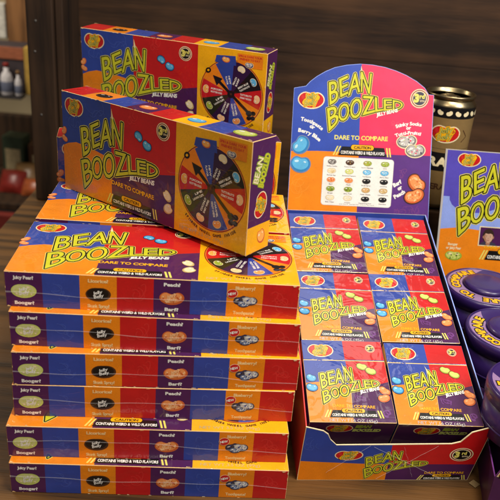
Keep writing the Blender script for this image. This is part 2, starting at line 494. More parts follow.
# ------------------------------------------------------------------ flat game box (with spinner printed on the lid)
W, D, H = .285, .0386, .1203
def game_box_print():
    pr = Print('film'); b = .0007
    V, F = boxgeo(0, -D, 0, W, 0, H, b)
    pr.raw('carton', V, F, 'edge')
    front = Face((0,-D,0), (1,0,0), (0,0,1)); i = .0005
    cp = 'carton'
    # colour fields of the lid
    pr.poly(cp, front, [(i,.0545),(.010,.0590),(.024,.0628),(.05,.0615),(.0852,.0560),(.0852,H-i),(i,H-i)], 'blue', 1)
    pr.poly(cp, front, [(i,i),(.0852,i),(.0852,.0560),(.05,.0615),(.024,.0628),(.010,.0590),(i,.0545)], 'orange', 1)
    pr.poly(cp, front, [(.0852,.044),(.12,.047),(.15,.054),(.185,.0615),(.185,H-i),(.0852,H-i)], 'red', 1)
    pr.poly(cp, front, [(.0852,i),(.185,i),(.185,.0615),(.15,.054),(.12,.047),(.0852,.044)], 'purple', 1)
    pr.poly(cp, front, rect(.185,i,W-i,H-i), 'yellow', 1)
    doodle(pr, cp, front, .06, .105, .018, 'bluelt', 2, 3); doodle(pr, cp, front, .12, .112, .012, 'redlt', 2, 4)
    doodle(pr, cp, front, .02, .03, .02, 'orangeft', 2, 5); doodle(pr, cp, front, .145, .044, .012, 'purplelt', 2, 6)
    doodle(pr, cp, front, .022, .083, .014, 'bluelt', 2, 13)
    bean(pr, cp, front, .0028, .073, .0055, .0042, .9, 'peach', 2, 'peachdk', 'peachlt')
    bean(pr, cp, front, .0035, .0635, .0055, .0040, -.5, 'peach', 2, 'peachdk', 'peachlt')
    pr.text(cp, front, 'JELLY BEANS', .1148, .0395, .0052, 'white', 3, rot=.075, bold=.05, width=.039, italic=.15)
    pr.text(cp, front, 'DARE TO COMPARE', .0855, .0268, .0052, 'yellow', 3, rot=-.02, bold=.03, width=.068)
    pr.text(cp, front, 'NET WT 3.5 OZ (99g)', .193, .0042, .0040, 'creamdk', 3, bold=.02, width=.062)
    bean(pr, 'bean_picture', front, .1292, .0922, .0062, .0050, 2.6, 'skyblue', 3, 'skydk', 'skyhi', rim='navy')
    bean(pr, 'bean_picture', front, .1425, .0848, .0066, .0052, -.35, 'skyblue', 3, 'skydk', 'skyhi', rim='navy')
    bean(pr, 'bean_picture#2', front, .1738, .0358, .0052, .0075, .75, 'cream', 3, 'creamdk', 'white')
    bean(pr, 'bean_picture#2', front, .1758, .0212, .0058, .0072, -1.1, 'cream', 3, 'creamdk', 'white')
    title(pr, 'title_lettering', front, CAN, lambda p: p, .00125, 3, spike=(.0863,.1146))
    logo(pr, 'brand_emblem', front, .0222, .1048, .0165, .0118, 2)
    badge(pr, 'edition_badge', front, .1662, .1052, .0098, 2)
    q = lambda p: (.0765+.0845*p[0], .0030-.0002*p[0]+.0118*p[1])
    caution(pr, 'caution_label', front, q, 3)
    # spinner
    sp = 'spinner_dial'; cx, cy, r = .2358, .0600, .0445
    pr.poly(sp, front, ell(cx, cy, r*1.04, r*1.04, 48), 'darkred', 2)
    pr.poly(sp, front, ell(cx, cy, r*1.015, r*1.015, 48), 'orangelt', 3)
    cols = [('blue','paleorange'),('purpledk','cream'),('black','skyblue'),('red','peachlt'),('orange',None),('blue','peach'),('purpledk','peachlt'),('darkgreen','green'),('red','paleorange'),('orange',None)]
    for k, (c, bc) in enumerate(cols):
        a = R(90-(-15+36*k)); 
        rr = r*1.0
        P = [(cx,cy)]+[(cx+rr*math.cos(t), cy+rr*math.sin(t)) for t in (a-R(18)+R(36)*j/8 for j in range(9))]
        pr.poly(sp, front, P, c, 4)
        if bc:
            bx, by = cx+r*.84*math.cos(a), cy+r*.84*math.sin(a)
            if k: bean(pr, sp, front, bx, by, .0052, .0040, a+math.pi/2, bc, 5, None, 'white', rim='cream')
            for j, tx in enumerate((('NEW','FLAVOR'),('PEACH','BARF'),('BERRY BLUE','TOOTHPASTE'),('TUTTI FRUTTI','STINKY SOCKS'),None,('CARAMEL','MOLDY CHEESE'),('COCONUT','BABY WIPES'),('LIME','LAWN CLIPS'),('POPCORN','ROTTEN EGG'))[k] or ()):
                d = r*.30; flip = math.cos(a) < 0
                o_ = (.5-j)*.0042-.0010
                if not flip: x, y, ro, al = cx+d*math.cos(a)-o_*math.sin(a)*1, cy+d*math.sin(a)+o_*math.cos(a), a, 'l'
                else: x, y, ro, al = cx+d*math.cos(a)+o_*math.sin(a), cy+d*math.sin(a)-o_*math.cos(a), a+math.pi, 'r'
                pr.text(sp, front, tx, x, y, .0024, 'white', 5, rot=ro, bold=.03, width=.0165 if len(tx) > 6 else .011, align=al)
    # raised tab of the blue wedge and the caption panel beside it
    pr.poly(sp, front, [(.2200,.0985),(.2415,.0990),(.2400,.1115),(.2125,.1098),(.2105,.1010)], 'blue', 4)
    bean(pr, sp, front, .2265, .1055, .0058, .0040, -.1, 'paleorange', 5, 'peachdk', 'white', rim='bluelt')
    pr.poly(sp, front, rect(.2430,.0985,.2790,.1160), 'orange', 4)
    pr.text(sp, front, 'SPIN & DARE YOUR', .2445, .1118, .0026, 'redlt', 5, bold=.02, width=.033); pr.text(sp, front, 'FRIENDS TO EAT', .2462, .1078, .0026, 'redlt', 5, bold=.02, width=.029)
    bean(pr, sp, front, .2600, .1022, .0056, .0036, 0, 'graylt', 5, 'slate', 'white', speck=['blue','white'], rim='cream')
    a = R(141)
    ux, uy = math.cos(a), math.sin(a)
    n_ = (-uy, ux)
    A = lambda t, o_: (cx+ux*t*r+n_[0]*o_*r, cy+uy*t*r+n_[1]*o_*r)
    ar = 'pointer'
    pr.poly(ar, front, [A(-.9,.045),A(-.9,-.045),A(.62,-.045),A(.62,.045)], 'black', 7)
    pr.poly(ar, front, ell(cx, cy, .0052, .0052, 18), 'black', 8); pr.poly(ar, front, ell(cx, cy, .0016, .0016, 12), 'brown', 9)
    pr.poly(ar, front, [A(.5,.15),A(.5,-.15),A(.80,0)], 'black', 8); pr.poly(ar, front, ell(*A(1.0,.0), .0042, .0036, 14, .5), 'black', 8); pr.poly(ar, front, ell(*A(1.0,.0), .0018, .0015, 10, .5), 'yellow', 9)
    for d, o_, rr in ((-.80,.0,.0046),(-.90,.11,.0036),(-.90,-.10,.0036),(-.99,.02,.0034)): pr.poly(ar, front, ell(*A(d,o_), rr, rr*.85, 12), 'black', 8)
    # arched line of words under the wheel
    tw = 'SPINNER WHEEL GAME INSIDE'; n = len(tw)
    for j, ch in enumerate(tw):
        if ch == ' ': continue
        t = R(-90-42+84*j/(n-1)+0); g = r*1.16
        pr.text(cp, front, ch, cx+g*math.cos(t), cy+g*math.sin(t), .0030, 'brown', 3, rot=t+math.pi/2, bold=.05, align='c')
    # long edges
    cols8 = ['purple','blue','orange','red','purple','blue','orange','red']
    def spine(face, cols8, seed, words=True):
        s = W/8
        for k, c in enumerate(cols8):
            pr.poly(cp, face, rect(max(i, k*s), i, min(W-i, (k+1)*s), D-i), c, 1)
            x = (k+.5)*s
            if c == 'blue': doodle(pr, cp, face, x, D/2, .013, 'bluelt', 2, seed+k)
            if c == 'red': doodle(pr, cp, face, x, D/2, .013, 'redlt', 2, seed+k)
        return s
    bot = Face((0,0,0), (1,0,0), (0,-1,0))
    s = spine(bot, cols8, 20)
    def cell(k, top, low, tc):
        x = (k+.5)*s
        pr.text(cp, bot, top, x, D*.80, .0036, tc, 3, bold=.045, align='c', width=min(.019, .0026*len(top)))
        pr.text(cp, bot, low, x, D*.085, .0036, tc, 3, bold=.045, align='c', width=min(.021, .0026*len(low)))
    cell(0, 'Juicy Pear?', 'Booger?', 'white'); cell(2, 'Licorice?', 'Skunk Spray?', 'edge'); cell(4, 'Peach?', 'Barf?', 'white'); cell(6, 'Blueberry?', 'Toothpaste?', 'edge')
    def spinebean(k, c, dk, hi, speck, dent=.1):
        p = 'bean_picture#s%d' % k; x = (k+.5)*s
        bean(pr, p, bot, x, D*.47, .0122, .0078, .02, c, 2, dk, None, speck=speck, dent=dent)
        pr.text(p, bot, 'Jelly', x-.0005, D*.47+.0004, .0034, hi, 6, bold=.02, align='c', width=.0090, rot=.25, italic=.2)
        pr.text(p, bot, 'Belly', x+.0005, D*.47-.0036, .0034, hi, 6, bold=.02, align='c', width=.0094, rot=.25, italic=.2)
    spinebean(0, 'palegreen', 'greenlt', 'white', ['greenlt','cream','palegreen'])
    spinebean(2, 'black', 'brown', 'white', None)
    spinebean(4, 'peach', 'peachdk', 'peachlt', ['peachlt','peachdk'], .5)
    p = 'bean_picture#s6'; x = 6.5*s
    bean(pr, p, bot, x-.0040, D*.50, .0072, .0050, .3, 'slate', 2, 'navy', 'graylt', speck=['blue','black'])
    bean(pr, p, bot, x+.0050, D*.50, .0078, .0052, -.1, 'graylt', 4, 'slate', 'white', speck=['navy','white','blue'])
    bean(pr, p, bot, x-.0005, D*.40, .0062, .0040, .1, 'bluegrey', 4, 'slate', 'white', speck=['navy','white'])
    pr.poly(p, bot, ell(x-.0125, D*.68, .0056, .0050, 16, .3), 'cream', 6); pr.poly(p, bot, ell(x-.0125, D*.68, .0052, .0046, 16, .3), 'red', 7)
    pr.text(p, bot, 'NEW', x-.0125, D*.68-.0014, .0028, 'white', 8, bold=.04, align='c', width=.0076, rot=.2)
    top = Face((0,-D,H), (1,0,0), (0,1,0))
    spine(top, ['red','orange','blue','purple','red','yellow','blue','purple'], 40)
    bean(pr, cp, top, 1.5*s, D/2, .0115, .0080, 0, 'black', 2, 'brown', 'graylt')
    bean(pr, cp, top, 3.5*s, D/2, .0115, .0080, 0, 'peach', 2, 'peachdk', 'white'); bean(pr, cp, top, 7.3*s, D/2, .0135, .0095, 0, 'greenlt', 2, 'green', 'white')
    bean(pr, cp, top, 5.5*s, D/2, .0115, .0080, 0, 'skyblue', 2, 'skydk', 'white')
    back = Face((W,0,0), (-1,0,0), (0,0,1))
    pr.poly(cp, back, rect(i,i,W-i,H-i), 'purple', 1); pr.poly(cp, back, rect(.02,.02,.12,H-.02), 'orange', 2); pr.poly(cp, back, rect(.14,.02,W-.02,H-.02), 'blue', 2)
    # pale scuffs where the board is worn along its edges
    rnd = random.Random(5)
    for fc_, w_, h_, n_s in ((front,W,H,16),(bot,W,D,20),(top,W,D,16)):
        for k in range(n_s):
            t = rnd.random(); l_ = rnd.uniform(.0012,.0060); d_ = rnd.uniform(.0003,.0010); hor = rnd.random() < .8
            if rnd.random() < .25: t = rnd.choice((.004,.975)); d_ *= 1.7
            if hor:
                x = min(w_-l_-.0006, t*w_); y, sg = ((.0005,1) if rnd.random() < .5 else (h_-.0005,-1))
                P = [(x,y),(x+l_,y),(x+l_*rnd.uniform(.6,.9),y+sg*d_*rnd.uniform(.3,.9)),(x+l_*rnd.uniform(.15,.4),y+sg*d_)]
            else:
                y = min(h_-l_-.0006, t*h_); x, sg = ((.0005,1) if rnd.random() < .5 else (w_-.0005,-1))
                P = [(x,y),(x,y+l_),(x+sg*d_*rnd.uniform(.3,.9),y+l_*.7),(x+sg*d_,y+l_*.3)]
            if area(P) < 0: P.reverse()
            pr.poly(cp, fc_, P, rnd.choice(('edge','cream','edge')), 9)
    # short ends
    for ei, (face, pur) in enumerate(((Face((W,-D,0), (0,1,0), (0,0,1)), 'purple'), (Face((0,0,0), (0,-1,0), (0,0,1)), 'blue'))):
        EL, EM = 'end_lettering#%d' % ei, 'end_emblem#%d' % ei
        pr.poly(cp, face, rect(i,.030,D-i,H-i), pur, 1); pr.poly(cp, face, rect(i,i,D-i,.030), 'yellow' if pur == 'purple' else 'orange', 1)
        bean(pr, cp, face, D*.62, .0165, .0064, .0088, .3, 'paleorange', 2, 'peachdk', 'cream')
        pr.text(EL, face, 'BEAN', D*.40, .088, .0085, 'green', 3, rot=R(75), bold=.12, width=.026, align='c', italic=.1)
        pr.text(EL, face, 'BOOZLED', D*.66, .086, .0085, 'green', 3, rot=R(75), bold=.12, width=.034, align='c', italic=.1)
        pr.text(EL, face, 'BEAN', D*.40, .088, .0085, 'cream', 4, rot=R(75), bold=.02, width=.026, align='c', italic=.1)
        pr.text(EL, face, 'BOOZLED', D*.66, .086, .0085, 'lime', 4, rot=R(75), bold=.02, width=.034, align='c', italic=.1)
        logo(pr, EM, face, D*.50, .0515, .0145, .0105, 2, rot=R(80))
    return pr
seam_mat, nt_, b_ = node_mat('clear_film_seam')
b_.inputs['Base Color'].default_value = (.78,.76,.74,1); b_.inputs['Roughness'].default_value = .25; b_.inputs['Alpha'].default_value = .42
_n = nt_.nodes.new('ShaderNodeTexNoise'); _n.inputs['Scale'].default_value = 160; _m = nt_.nodes.new('ShaderNodeMapRange')
_m.inputs['From Min'].default_value = .35; _m.inputs['From Max'].default_value = .65; _m.inputs['To Min'].default_value = .03; _m.inputs['To Max'].default_value = .34
nt_.links.new(_n.outputs['Fac'], _m.inputs['Value']); nt_.links.new(_m.outputs[0], b_.inputs['Alpha'])
def wrap_seam(root, seed):
    """the melted seam of the film that runs along the long edge, with a nub at each end"""
    rnd = random.Random(seed); V = []; F = []
    n = 46; y0 = D*rnd.uniform(.40,.56); ph = rnd.uniform(0,6); y1 = D*rnd.uniform(.22,.42)
    for k in range(n+1):
        t = k/n; x = .0004+(W-.0006)*t
        y = y0+(y1-y0)*t**2+.0016*math.sin(ph+t*7)+.0007*math.sin(ph*2+t*19)
        w = .00042+.0002*math.sin(t*31+ph)
        if t < .1: w += .0009*(1-t/.1)*rnd.random()
        zz = -.00085-.0004*abs(math.sin(t*9+ph))
        V += [(x,-y+w,zz+.0003),(x,-y,zz-.0002),(x,-y-w,zz+.0003)]
        if k: a = 3*(k-1); F += [[a,a+1,a+4,a+3],[a+1,a+2,a+5,a+4]]
    return mesh_obj('film_seam', V, F, seam_mat, root, smooth=True)

root0 = empty('game_box')
game_box_print().build(root0, parent_of={'pointer':'spinner_dial'})
GB = 'game boxes of jelly beans'
lie = R(-90)
lying = [  # x, y, yaw, z index, label
 ((-.2323,.5930,.0689),5,'topmost flat game box of the front stack, under the corner of the tilted one'),
 ((-.2275,.5838,.0716),4,'second flat game box from the top of the front stack'),
 ((-.2238,.5724,.0992),3,'third flat game box from the top of the front stack'),
 ((-.2254,.5721,.0933),2,'fourth flat game box from the top of the stack, its lid fully covered'),
 ((-.2285,.5557,.0832),1,'fifth flat game box from the top, sticking out forward over the lowest'),
 ((-.2250,.5461,.0752),0,'lowest flat game box of the front stack, resting on the dark wooden shelf')]
first = True
for i, ((x,y,yaw),k,lab) in enumerate(lying):
    o = root0 if first else copy_tree(root0); first = False
    o.location = (x, y, k*(D+.00005)); o.rotation_euler = Matrix.Rotation(yaw,3,'Z').__matmul__(Matrix.Rotation(lie,3,'X')).to_euler()
    tag(o, lab, 'game box', GB)
extra = [
 ((-.2408,.7190,5*D+.0015), (lie,0,.0585), 'flat game box behind the front stack, under the tilted upright box'),
 ((-.2348,.8197,6*D+.0016), (-.0122,-.0217,-.6276), 'upright game box turned on top of the stack, its purple end fully showing'),
 ((-.2647,1.0411,.2727), (.0404,-.0023,-.3375), 'rearmost and highest upright game box, before the dark wooden back panel'),
 ((-.2500,.8430,.1697), (0,0,.1950), 'upright game box almost hidden behind others, only its left and right edges showing')]
lying_roots = [o for o in col.objects if o.name.startswith('game_box')]
for loc, rot, lab in extra:
    o = copy_tree(root0); tag(o, lab, 'game box', GB)
    if rot[0] == lie:
        o.location = loc; o.rotation_euler = (Matrix.Rotation(rot[2],3,'Z') @ Matrix.Rotation(lie,3,'X')).to_euler()
    else:
        m = Matrix.Rotation(rot[2],3,'Z') @ Matrix.Rotation(rot[1],3,'Y') @ Matrix.Rotation(rot[0],3,'X')
        o.rotation_euler = m.to_euler(); o.location = Vector(loc)+m @ Vector((0,D,0))
for j, o in enumerate(lying_roots): wrap_seam(o, 100+j)

# ------------------------------------------------------------------ counter display: tray + header card
PW, PH, TI, YW = .09636, .10958, .35054, .09561
op = Vector((.1440,.9210,.1863))
Rp = Matrix.Rotation(YW,3,'Z') @ Matrix.Rotation(TI,3,'X')
pp = lambda a, b, c=0: op + Rp @ Vector((a, b, c))
disp = empty('counter_display', (.165,.75,0), label='open counter display with a rounded header card, holding six small packs', cat='display')
inv = Matrix.Translation((-.165,-.75,0))
def shift(pr):
    for V, F, M, _ in pr.parts.values():
        for i, v in enumerate(V): V[i] = Vector((v[0]-.165, v[1]-.75, v[2]))
pr = Print('card')
# front panel
b0 = Vector((.0721,.5969,0)); uu = Vector((.9935,.1138,0)).normalized(); fn = uu.cross(Vector((0,0,1)))
lean = Vector((0,0,1))*math.cos(.05)+(fn)*math.sin(.05)
ff = Face(b0+fn*0.0, uu, lean)
outl = [(-.0002,0),(.1938,0),(.2055,.0785),(.1835,.0705),(.1735,.0570),(.1640,.0540),(.0370,.0515),(.0300,.0590),(.0265,.0665),(.0205,.0712),(.0012,.0765)]
fp = 'front_panel'
# board: front and back faces with a thin cream edge
th = .0014
n = len(outl)
Vb = [ff(p,0) for p in outl]+[ff(p,-th) for p in outl]
tri = tessellate_polygon([[Vector((p[0],p[1],0)) for p in outl]])
Fb = []
for t in tri:
    t = list(t)
    if area([outl[i] for i in t]) < 0: t.reverse()
    Fb.append(t); Fb.append([i+n for i in reversed(t)])
Fb += [[k,k+n,(k+1)%n+n,(k+1)%n] for k in range(n)]
pr.raw(fp, Vb, Fb, 'cream')
e = .0006
bound = .0985
split = lambda x: .0282-.0036*min(1, max(0, x/.07))
def inset_poly(P): return offset(P, -e)
# top fields: blue left, red right following the cut-out
pr.poly(fp, ff, [(.0006,.0283),(.025,.0268),(.0687,.0246),(bound,.0240),(bound,.0518),(.0373,.0509),(.0294,.0588),(.0258,.0660),(.0203,.0705),(.0018,.0757)], 'blue', 1)
pr.poly(fp, ff, [(.0004,.0006),(bound,.0006),(bound,.0240),(.0687,.0246),(.025,.0268),(.0006,.0283)], 'orange', 1)
pr.poly(fp, ff, [(bound,.0240),(.1970,.0240),(.2046,.0776),(.1838,.0698),(.1738,.0563),(.1643,.0533),(bound,.0518)], 'red', 1)
pr.poly(fp, ff, [(bound,.0006),(.1933,.0006),(.1970,.0240),(bound,.0240)], 'purple', 1)
doodle(pr, fp, ff, .0145, .052, .013, 'bluelt', 2, 71, .0008)
logo(pr, 'brand_emblem', ff, .0528, .0372, .0158, .0075, 2)
fa = lsq_affine([(.0324,.0085),(.0335,.0823),(.1045,.1020),(.1595,.0600)], [(.0715,.0030),(.0745,.0335),(.1085,.0425),(.1440,.0262)])
title(pr, 'title_lettering', ff, CAN, fa, .00070, 3)
badge(pr, 'edition_badge', ff, .1786, .0385, .0135, 2, sq=.72)
pr.text(fp, ff, 'DARE TO COMPARE', .1420, .0100, .0032, 'yellow', 3, bold=.02, width=.045)
caution(pr, 'caution_label', ff, lambda p: (.1345+.057*p[0], .0010+.0070*p[1]), 3)
for k, (a, b) in enumerate((((.078,.050),(.160,.004)),((.150,.052),(.088,.003)),((.030,.012),(.075,.052)),((.112,.050),(.128,.006)))):
    m_ = 14; rnd = random.Random(k); V = []; Fq = []
    for j in range(m_+1):
        t = j/m_; x, y = a[0]+(b[0]-a[0])*t+rnd.uniform(-.0006,.0006), a[1]+(b[1]-a[1])*t
        w = .00022+.00012*rnd.random()
        V += [ff((x-w,y),.0009), ff((x,y),.0013), ff((x+w,y),.0009)]
        if j: q_ = 3*(j-1); Fq += [[q_,q_+1,q_+4,q_+3],[q_+1,q_+2,q_+5,q_+4]]
    pr.raw('film_crease_glint#%d' % k, V, Fq, seam_mat)  # film creases as pale ribbons, their bright streaks put into the colour
# side walls (thin boards following the slope of the packs) and back board
def board(part, P3, thick, color, ecol=None):
    nrm = (P3[1]-P3[0]).cross(P3[2]-P3[0]).normalized()*thick
    m = len(P3); V = list(P3)+[p-nrm for p in P3]
    pr.raw(part, V, [list(range(m))], color); pr.raw(part, V, [list(reversed(range(m,2*m)))], color)
    pr.raw(part, V, [[k,k+m,(k+1)%m+m,(k+1)%m] for k in range(m)], ecol or 'graylt')
wl, wr = -PW-.0025, PW+.0035
def top(a, b, h=.004): return pp(a, b, h)
lf, rf = ff((.0012,.0755), -.0016), ff((.2050,.0778), -.0016)
lb, rb = top(wl,.002), top(wr,.004)
g = lambda p, z=0: Vector((p.x, p.y, z))
bl_, br_ = ff((.0002,.0006), -.0016), ff((.1936,.0006), -.0016)
board('side_wall', [bl_, lf, lb, g(lb)], .0014, 'red', 'redlt')
board('side_wall#2', [br_, g(rb), rb, rf], .0014, 'navy', 'periw')
board('back_board', [g(lb)+Vector((0,.001,0)), lb+Vector((0,.001,0)), rb+Vector((0,.001,0)), g(rb)+Vector((0,.001,0))], .0014, 'blue')
# torn gusset flap at the right front corner
c0 = ff((.2055,.0785), -.002)
board('corner_flap', [c0+Vector((.0010,.0,.0005)), c0+Vector((.0065,.006,-.004)), c0+Vector((.0030,.004,-.030)), c0+Vector((-.0010,.001,-.022))], .0008, 'black', 'bluegrey')
# header card
th_ = R(18); n0 = Vector((-math.sin(YW), math.cos(YW), 0)); hu = Vector((math.cos(YW), math.sin(YW), 0)); hv = Vector((0,0,1))*math.cos(th_)+n0*math.sin(th_)
hf = Face((.1437,.9247,.1877), hu, hv)
arch = [(.0979,.1698),(.0905,.1700),(.0841,.1788),(.0720,.1870),(.0574,.1940),(.0425,.1992),(.0263,.2031),(.0090,.2052),(-.0090,.2053),(-.0270,.2028),(-.0434,.1985),(-.0560,.1925),(-.0674,.1852),(-.0760,.1780),(-.0814,.1716),(-.0975,.1680)]
ho = [(-.0970,-.030),(.1056,-.030)]+arch
hp = 'header_card'
n = len(ho); V = [hf(p,0) for p in ho]+[hf(p,-.0016) for p in ho]; F = []
for t in tessellate_polygon([[Vector((p[0],p[1],0)) for p in ho]]):
    t = list(t)
    if area([ho[i] for i in t]) < 0: t.reverse()
    F.append(t); F.append([i+n for i in reversed(t)])
F += [[k,k+n,(k+1)%n+n,(k+1)%n] for k in range(n)]
pr.raw(hp, V, F, 'periw')
xb = lambda v: -.0063+.0045*(.2-v)/.12
pr.poly(hp, hf, [(-.0966,.0828),(-.06,.0848),(xb(.0856),.0856),(xb(.205),.2050)]+[(x+.0004,y-.0006) for x,y in arch[8:]], 'headblue', 1)
pr.poly(hp, hf, [(xb(.0856),.0856),(.05,.0850),(.1000,.0862),(.0974,.1694)]+[(x-.0003,y-.0006) for x,y in arch[1:8]]+[(xb(.205),.2050)], 'hotpink', 1)
pr.poly(hp, hf, [(-.0966,-.029),(.0023,-.029),(xb(.0856),.0856),(-.06,.0848),(-.0966,.0828)], 'orange', 1)
pr.poly(hp, hf, [(.0023,-.029),(.1052,-.029),(.1000,.0862),(.05,.0850),(xb(.0856),.0856)], 'violetpurple', 1)
doodle(pr, hp, hf, -.045, .185, .012, 'bluelt', 2, 81); doodle(pr, hp, hf, -.075, .035, .022, 'orangeft', 2, 82); doodle(pr, hp, hf, .045, .125, .012, 'pink', 2, 83)
for dx in (-.018, -.004, .010): doodle(pr, hp, hf, .078+dx, .006, .011, 'purplelt', 2, 84+int(dx*1000), .0008)
doodle(pr, hp, hf, .062, .06, .008, 'purplelt', 2, 90)
logo(pr, 'brand_emblem#2', hf, -.0730, .1537, .0186, .0125, 2)
fh = lsq_affine([(.0335,.0823),(.0868,.1033),(.0372,.0085),(.1595,.0547),(.1593,.0647),(.1045,.1020)], [(-.0494,.1770),(-.0085,.1980),(-.0461,.1127),(.0569,.1475),(.0525,.1600),(.0098,.1905)])
title(pr, 'title_lettering#2', hf, CAN, fh, .00110, 3, spike=(.0863,.1120))
badge(pr, 'edition_badge#2', hf, .0777, .1638, .0130, 2, ring='cream', mid='slate')
pr.text(hp, hf, 'JELLY BEANS', .0195, .1360, .0046, 'white', 7, rot=.27, bold=.05, width=.030, italic=.15)
pr.text(hp, hf, 'DARE TO COMPARE', -.0372, .1020, .0060, 'halo', 3, rot=.02, bold=.03, width=.0745)
caution(pr, 'caution_label#2', hf, lambda p: (-.0385+.0840*p[0], .0805+.0008*p[0]+.0125*p[1]), 3)
for tx, x, y, w in (('Toothpaste', -.0700, .1212, .030), ('or', -.0700, .1150, .006), ('Berry Blue', -.0725, .1060, .030)):
    pr.text(hp, hf, tx, x, y, .0050, 'white', 3, rot=-.38, bold=.045, align='c', width=w*1.08, arc=.05 if w > .01 else None)
for tx, x, y, w in (('Stinky Socks', .0655, .1265, .034), ('or', .0660, .1210, .006), ('Tutti-Fruitti', .0655, .1140, .034)):
    pr.text(hp, hf, tx, x, y, .0046, 'white', 3, rot=.12, bold=.045, align='c', width=w*1.05, arc=.06 if w > .01 else None)
for tx, x, y, w in (('Barf', .0570, .0435, .012), ('or', .0610, .0375, .006), ('Peach', .0612, .0285, .0165)):
    pr.text(hp, hf, tx, x, y, .0054, 'white', 3, rot=.55, bold=.06, align='c', width=w)
bp = 'bean_picture'
def clipbean(x, y, a, b, rot, *c, **k): bean(pr, k.pop('part'), hf, x, y, a, b, rot, *c, **k)
clipbean(-.0840,.0920,.0125,.0105,.9,'skyblue',3,'skydk','skyhi',part='bean_picture#1',rim='bluegrey'); clipbean(-.0825,.0660,.0132,.0108,-.1,'skyblue',5,'skydk','skyhi',part='bean_picture#1',rim='bluegrey')
clipbean(.0645,.1045,.0135,.0088,.15,'graylt',3,'gray','white',part='bean_picture#2',speck=['slate','pink','greenlt','white','gray'],rim='cream'); clipbean(.0775,.0925,.0135,.0090,.05,'graylt',8,'gray','white',part='bean_picture#2',speck=['slate','pink','greenlt','white','gray'],rim='cream')
clipbean(.0835,.0475,.0135,.0105,-.75,'peach',3,'peachdk','peachlt',part='bean_picture#3',speck=['peachlt','peachdk'],rim='brown'); clipbean(.0812,.0295,.0140,.0098,.35,'peach',8,'peachdk','peachlt',part='bean_picture#3',speck=['peachlt','peachdk'],rim='brown')
fc = 'flavor_chart'
pr.poly(fc, hf, rrect(-.0510,.0108,.0490,.0782,.0045), 'graylt', 2); pr.poly(fc, hf, rrect(-.0505,.0113,.0485,.0777,.0042), 'white', 3)
chart = [('gray',['brown','white']),('brown',['tan','black']),('green',['red','greenlt']),('green',['greenlt']),
 ('cream',['creamdk']),('greenlt',['cream']),('skyblue',['skyhi']),('skyblue',['skyhi']),('peach',['peachdk','red']),('peach',['peachdk']),('black',None),('black',None),
 ('green',['greendk']),('green',['greendk']),('tan',['peachlt']),('tan',['cream']),('cream',['white']),('cream',['white']),('black',None),('black',None)]
names = ['Stinky Socks','Tutti Fruitti','Lawn Clippings','Lime','Rotten Egg','Buttered Popcorn','Toothpaste','Berry Blue','Barf','Peach','Skunk Spray','Licorice','Booger','Juicy Pear','Moldy Cheese','Caramel Corn','Baby Wipes','Coconut','Canned Dog Food','Chocolate']
for k, (c, sp) in enumerate(chart):
    x = -.0385+.0250*(k % 4); y = .0712-.0124*(k//4)
    bean(pr, fc, hf, x, y, .0058, .0036, 0, c, 4, None, 'white', rim='graylt', speck=sp, dent=.15)
    pr.text(fc, hf, names[k], x, y-.0068, .0016, 'slate', 4, bold=.02, align='c', width=min(.019,.0012*len(names[k])))
pr.text(fc, hf, 'see back panel for more flavors', .0, .0128, .0012, 'gray', 4, align='c', width=.05)
shift(pr)
pr.build(disp)

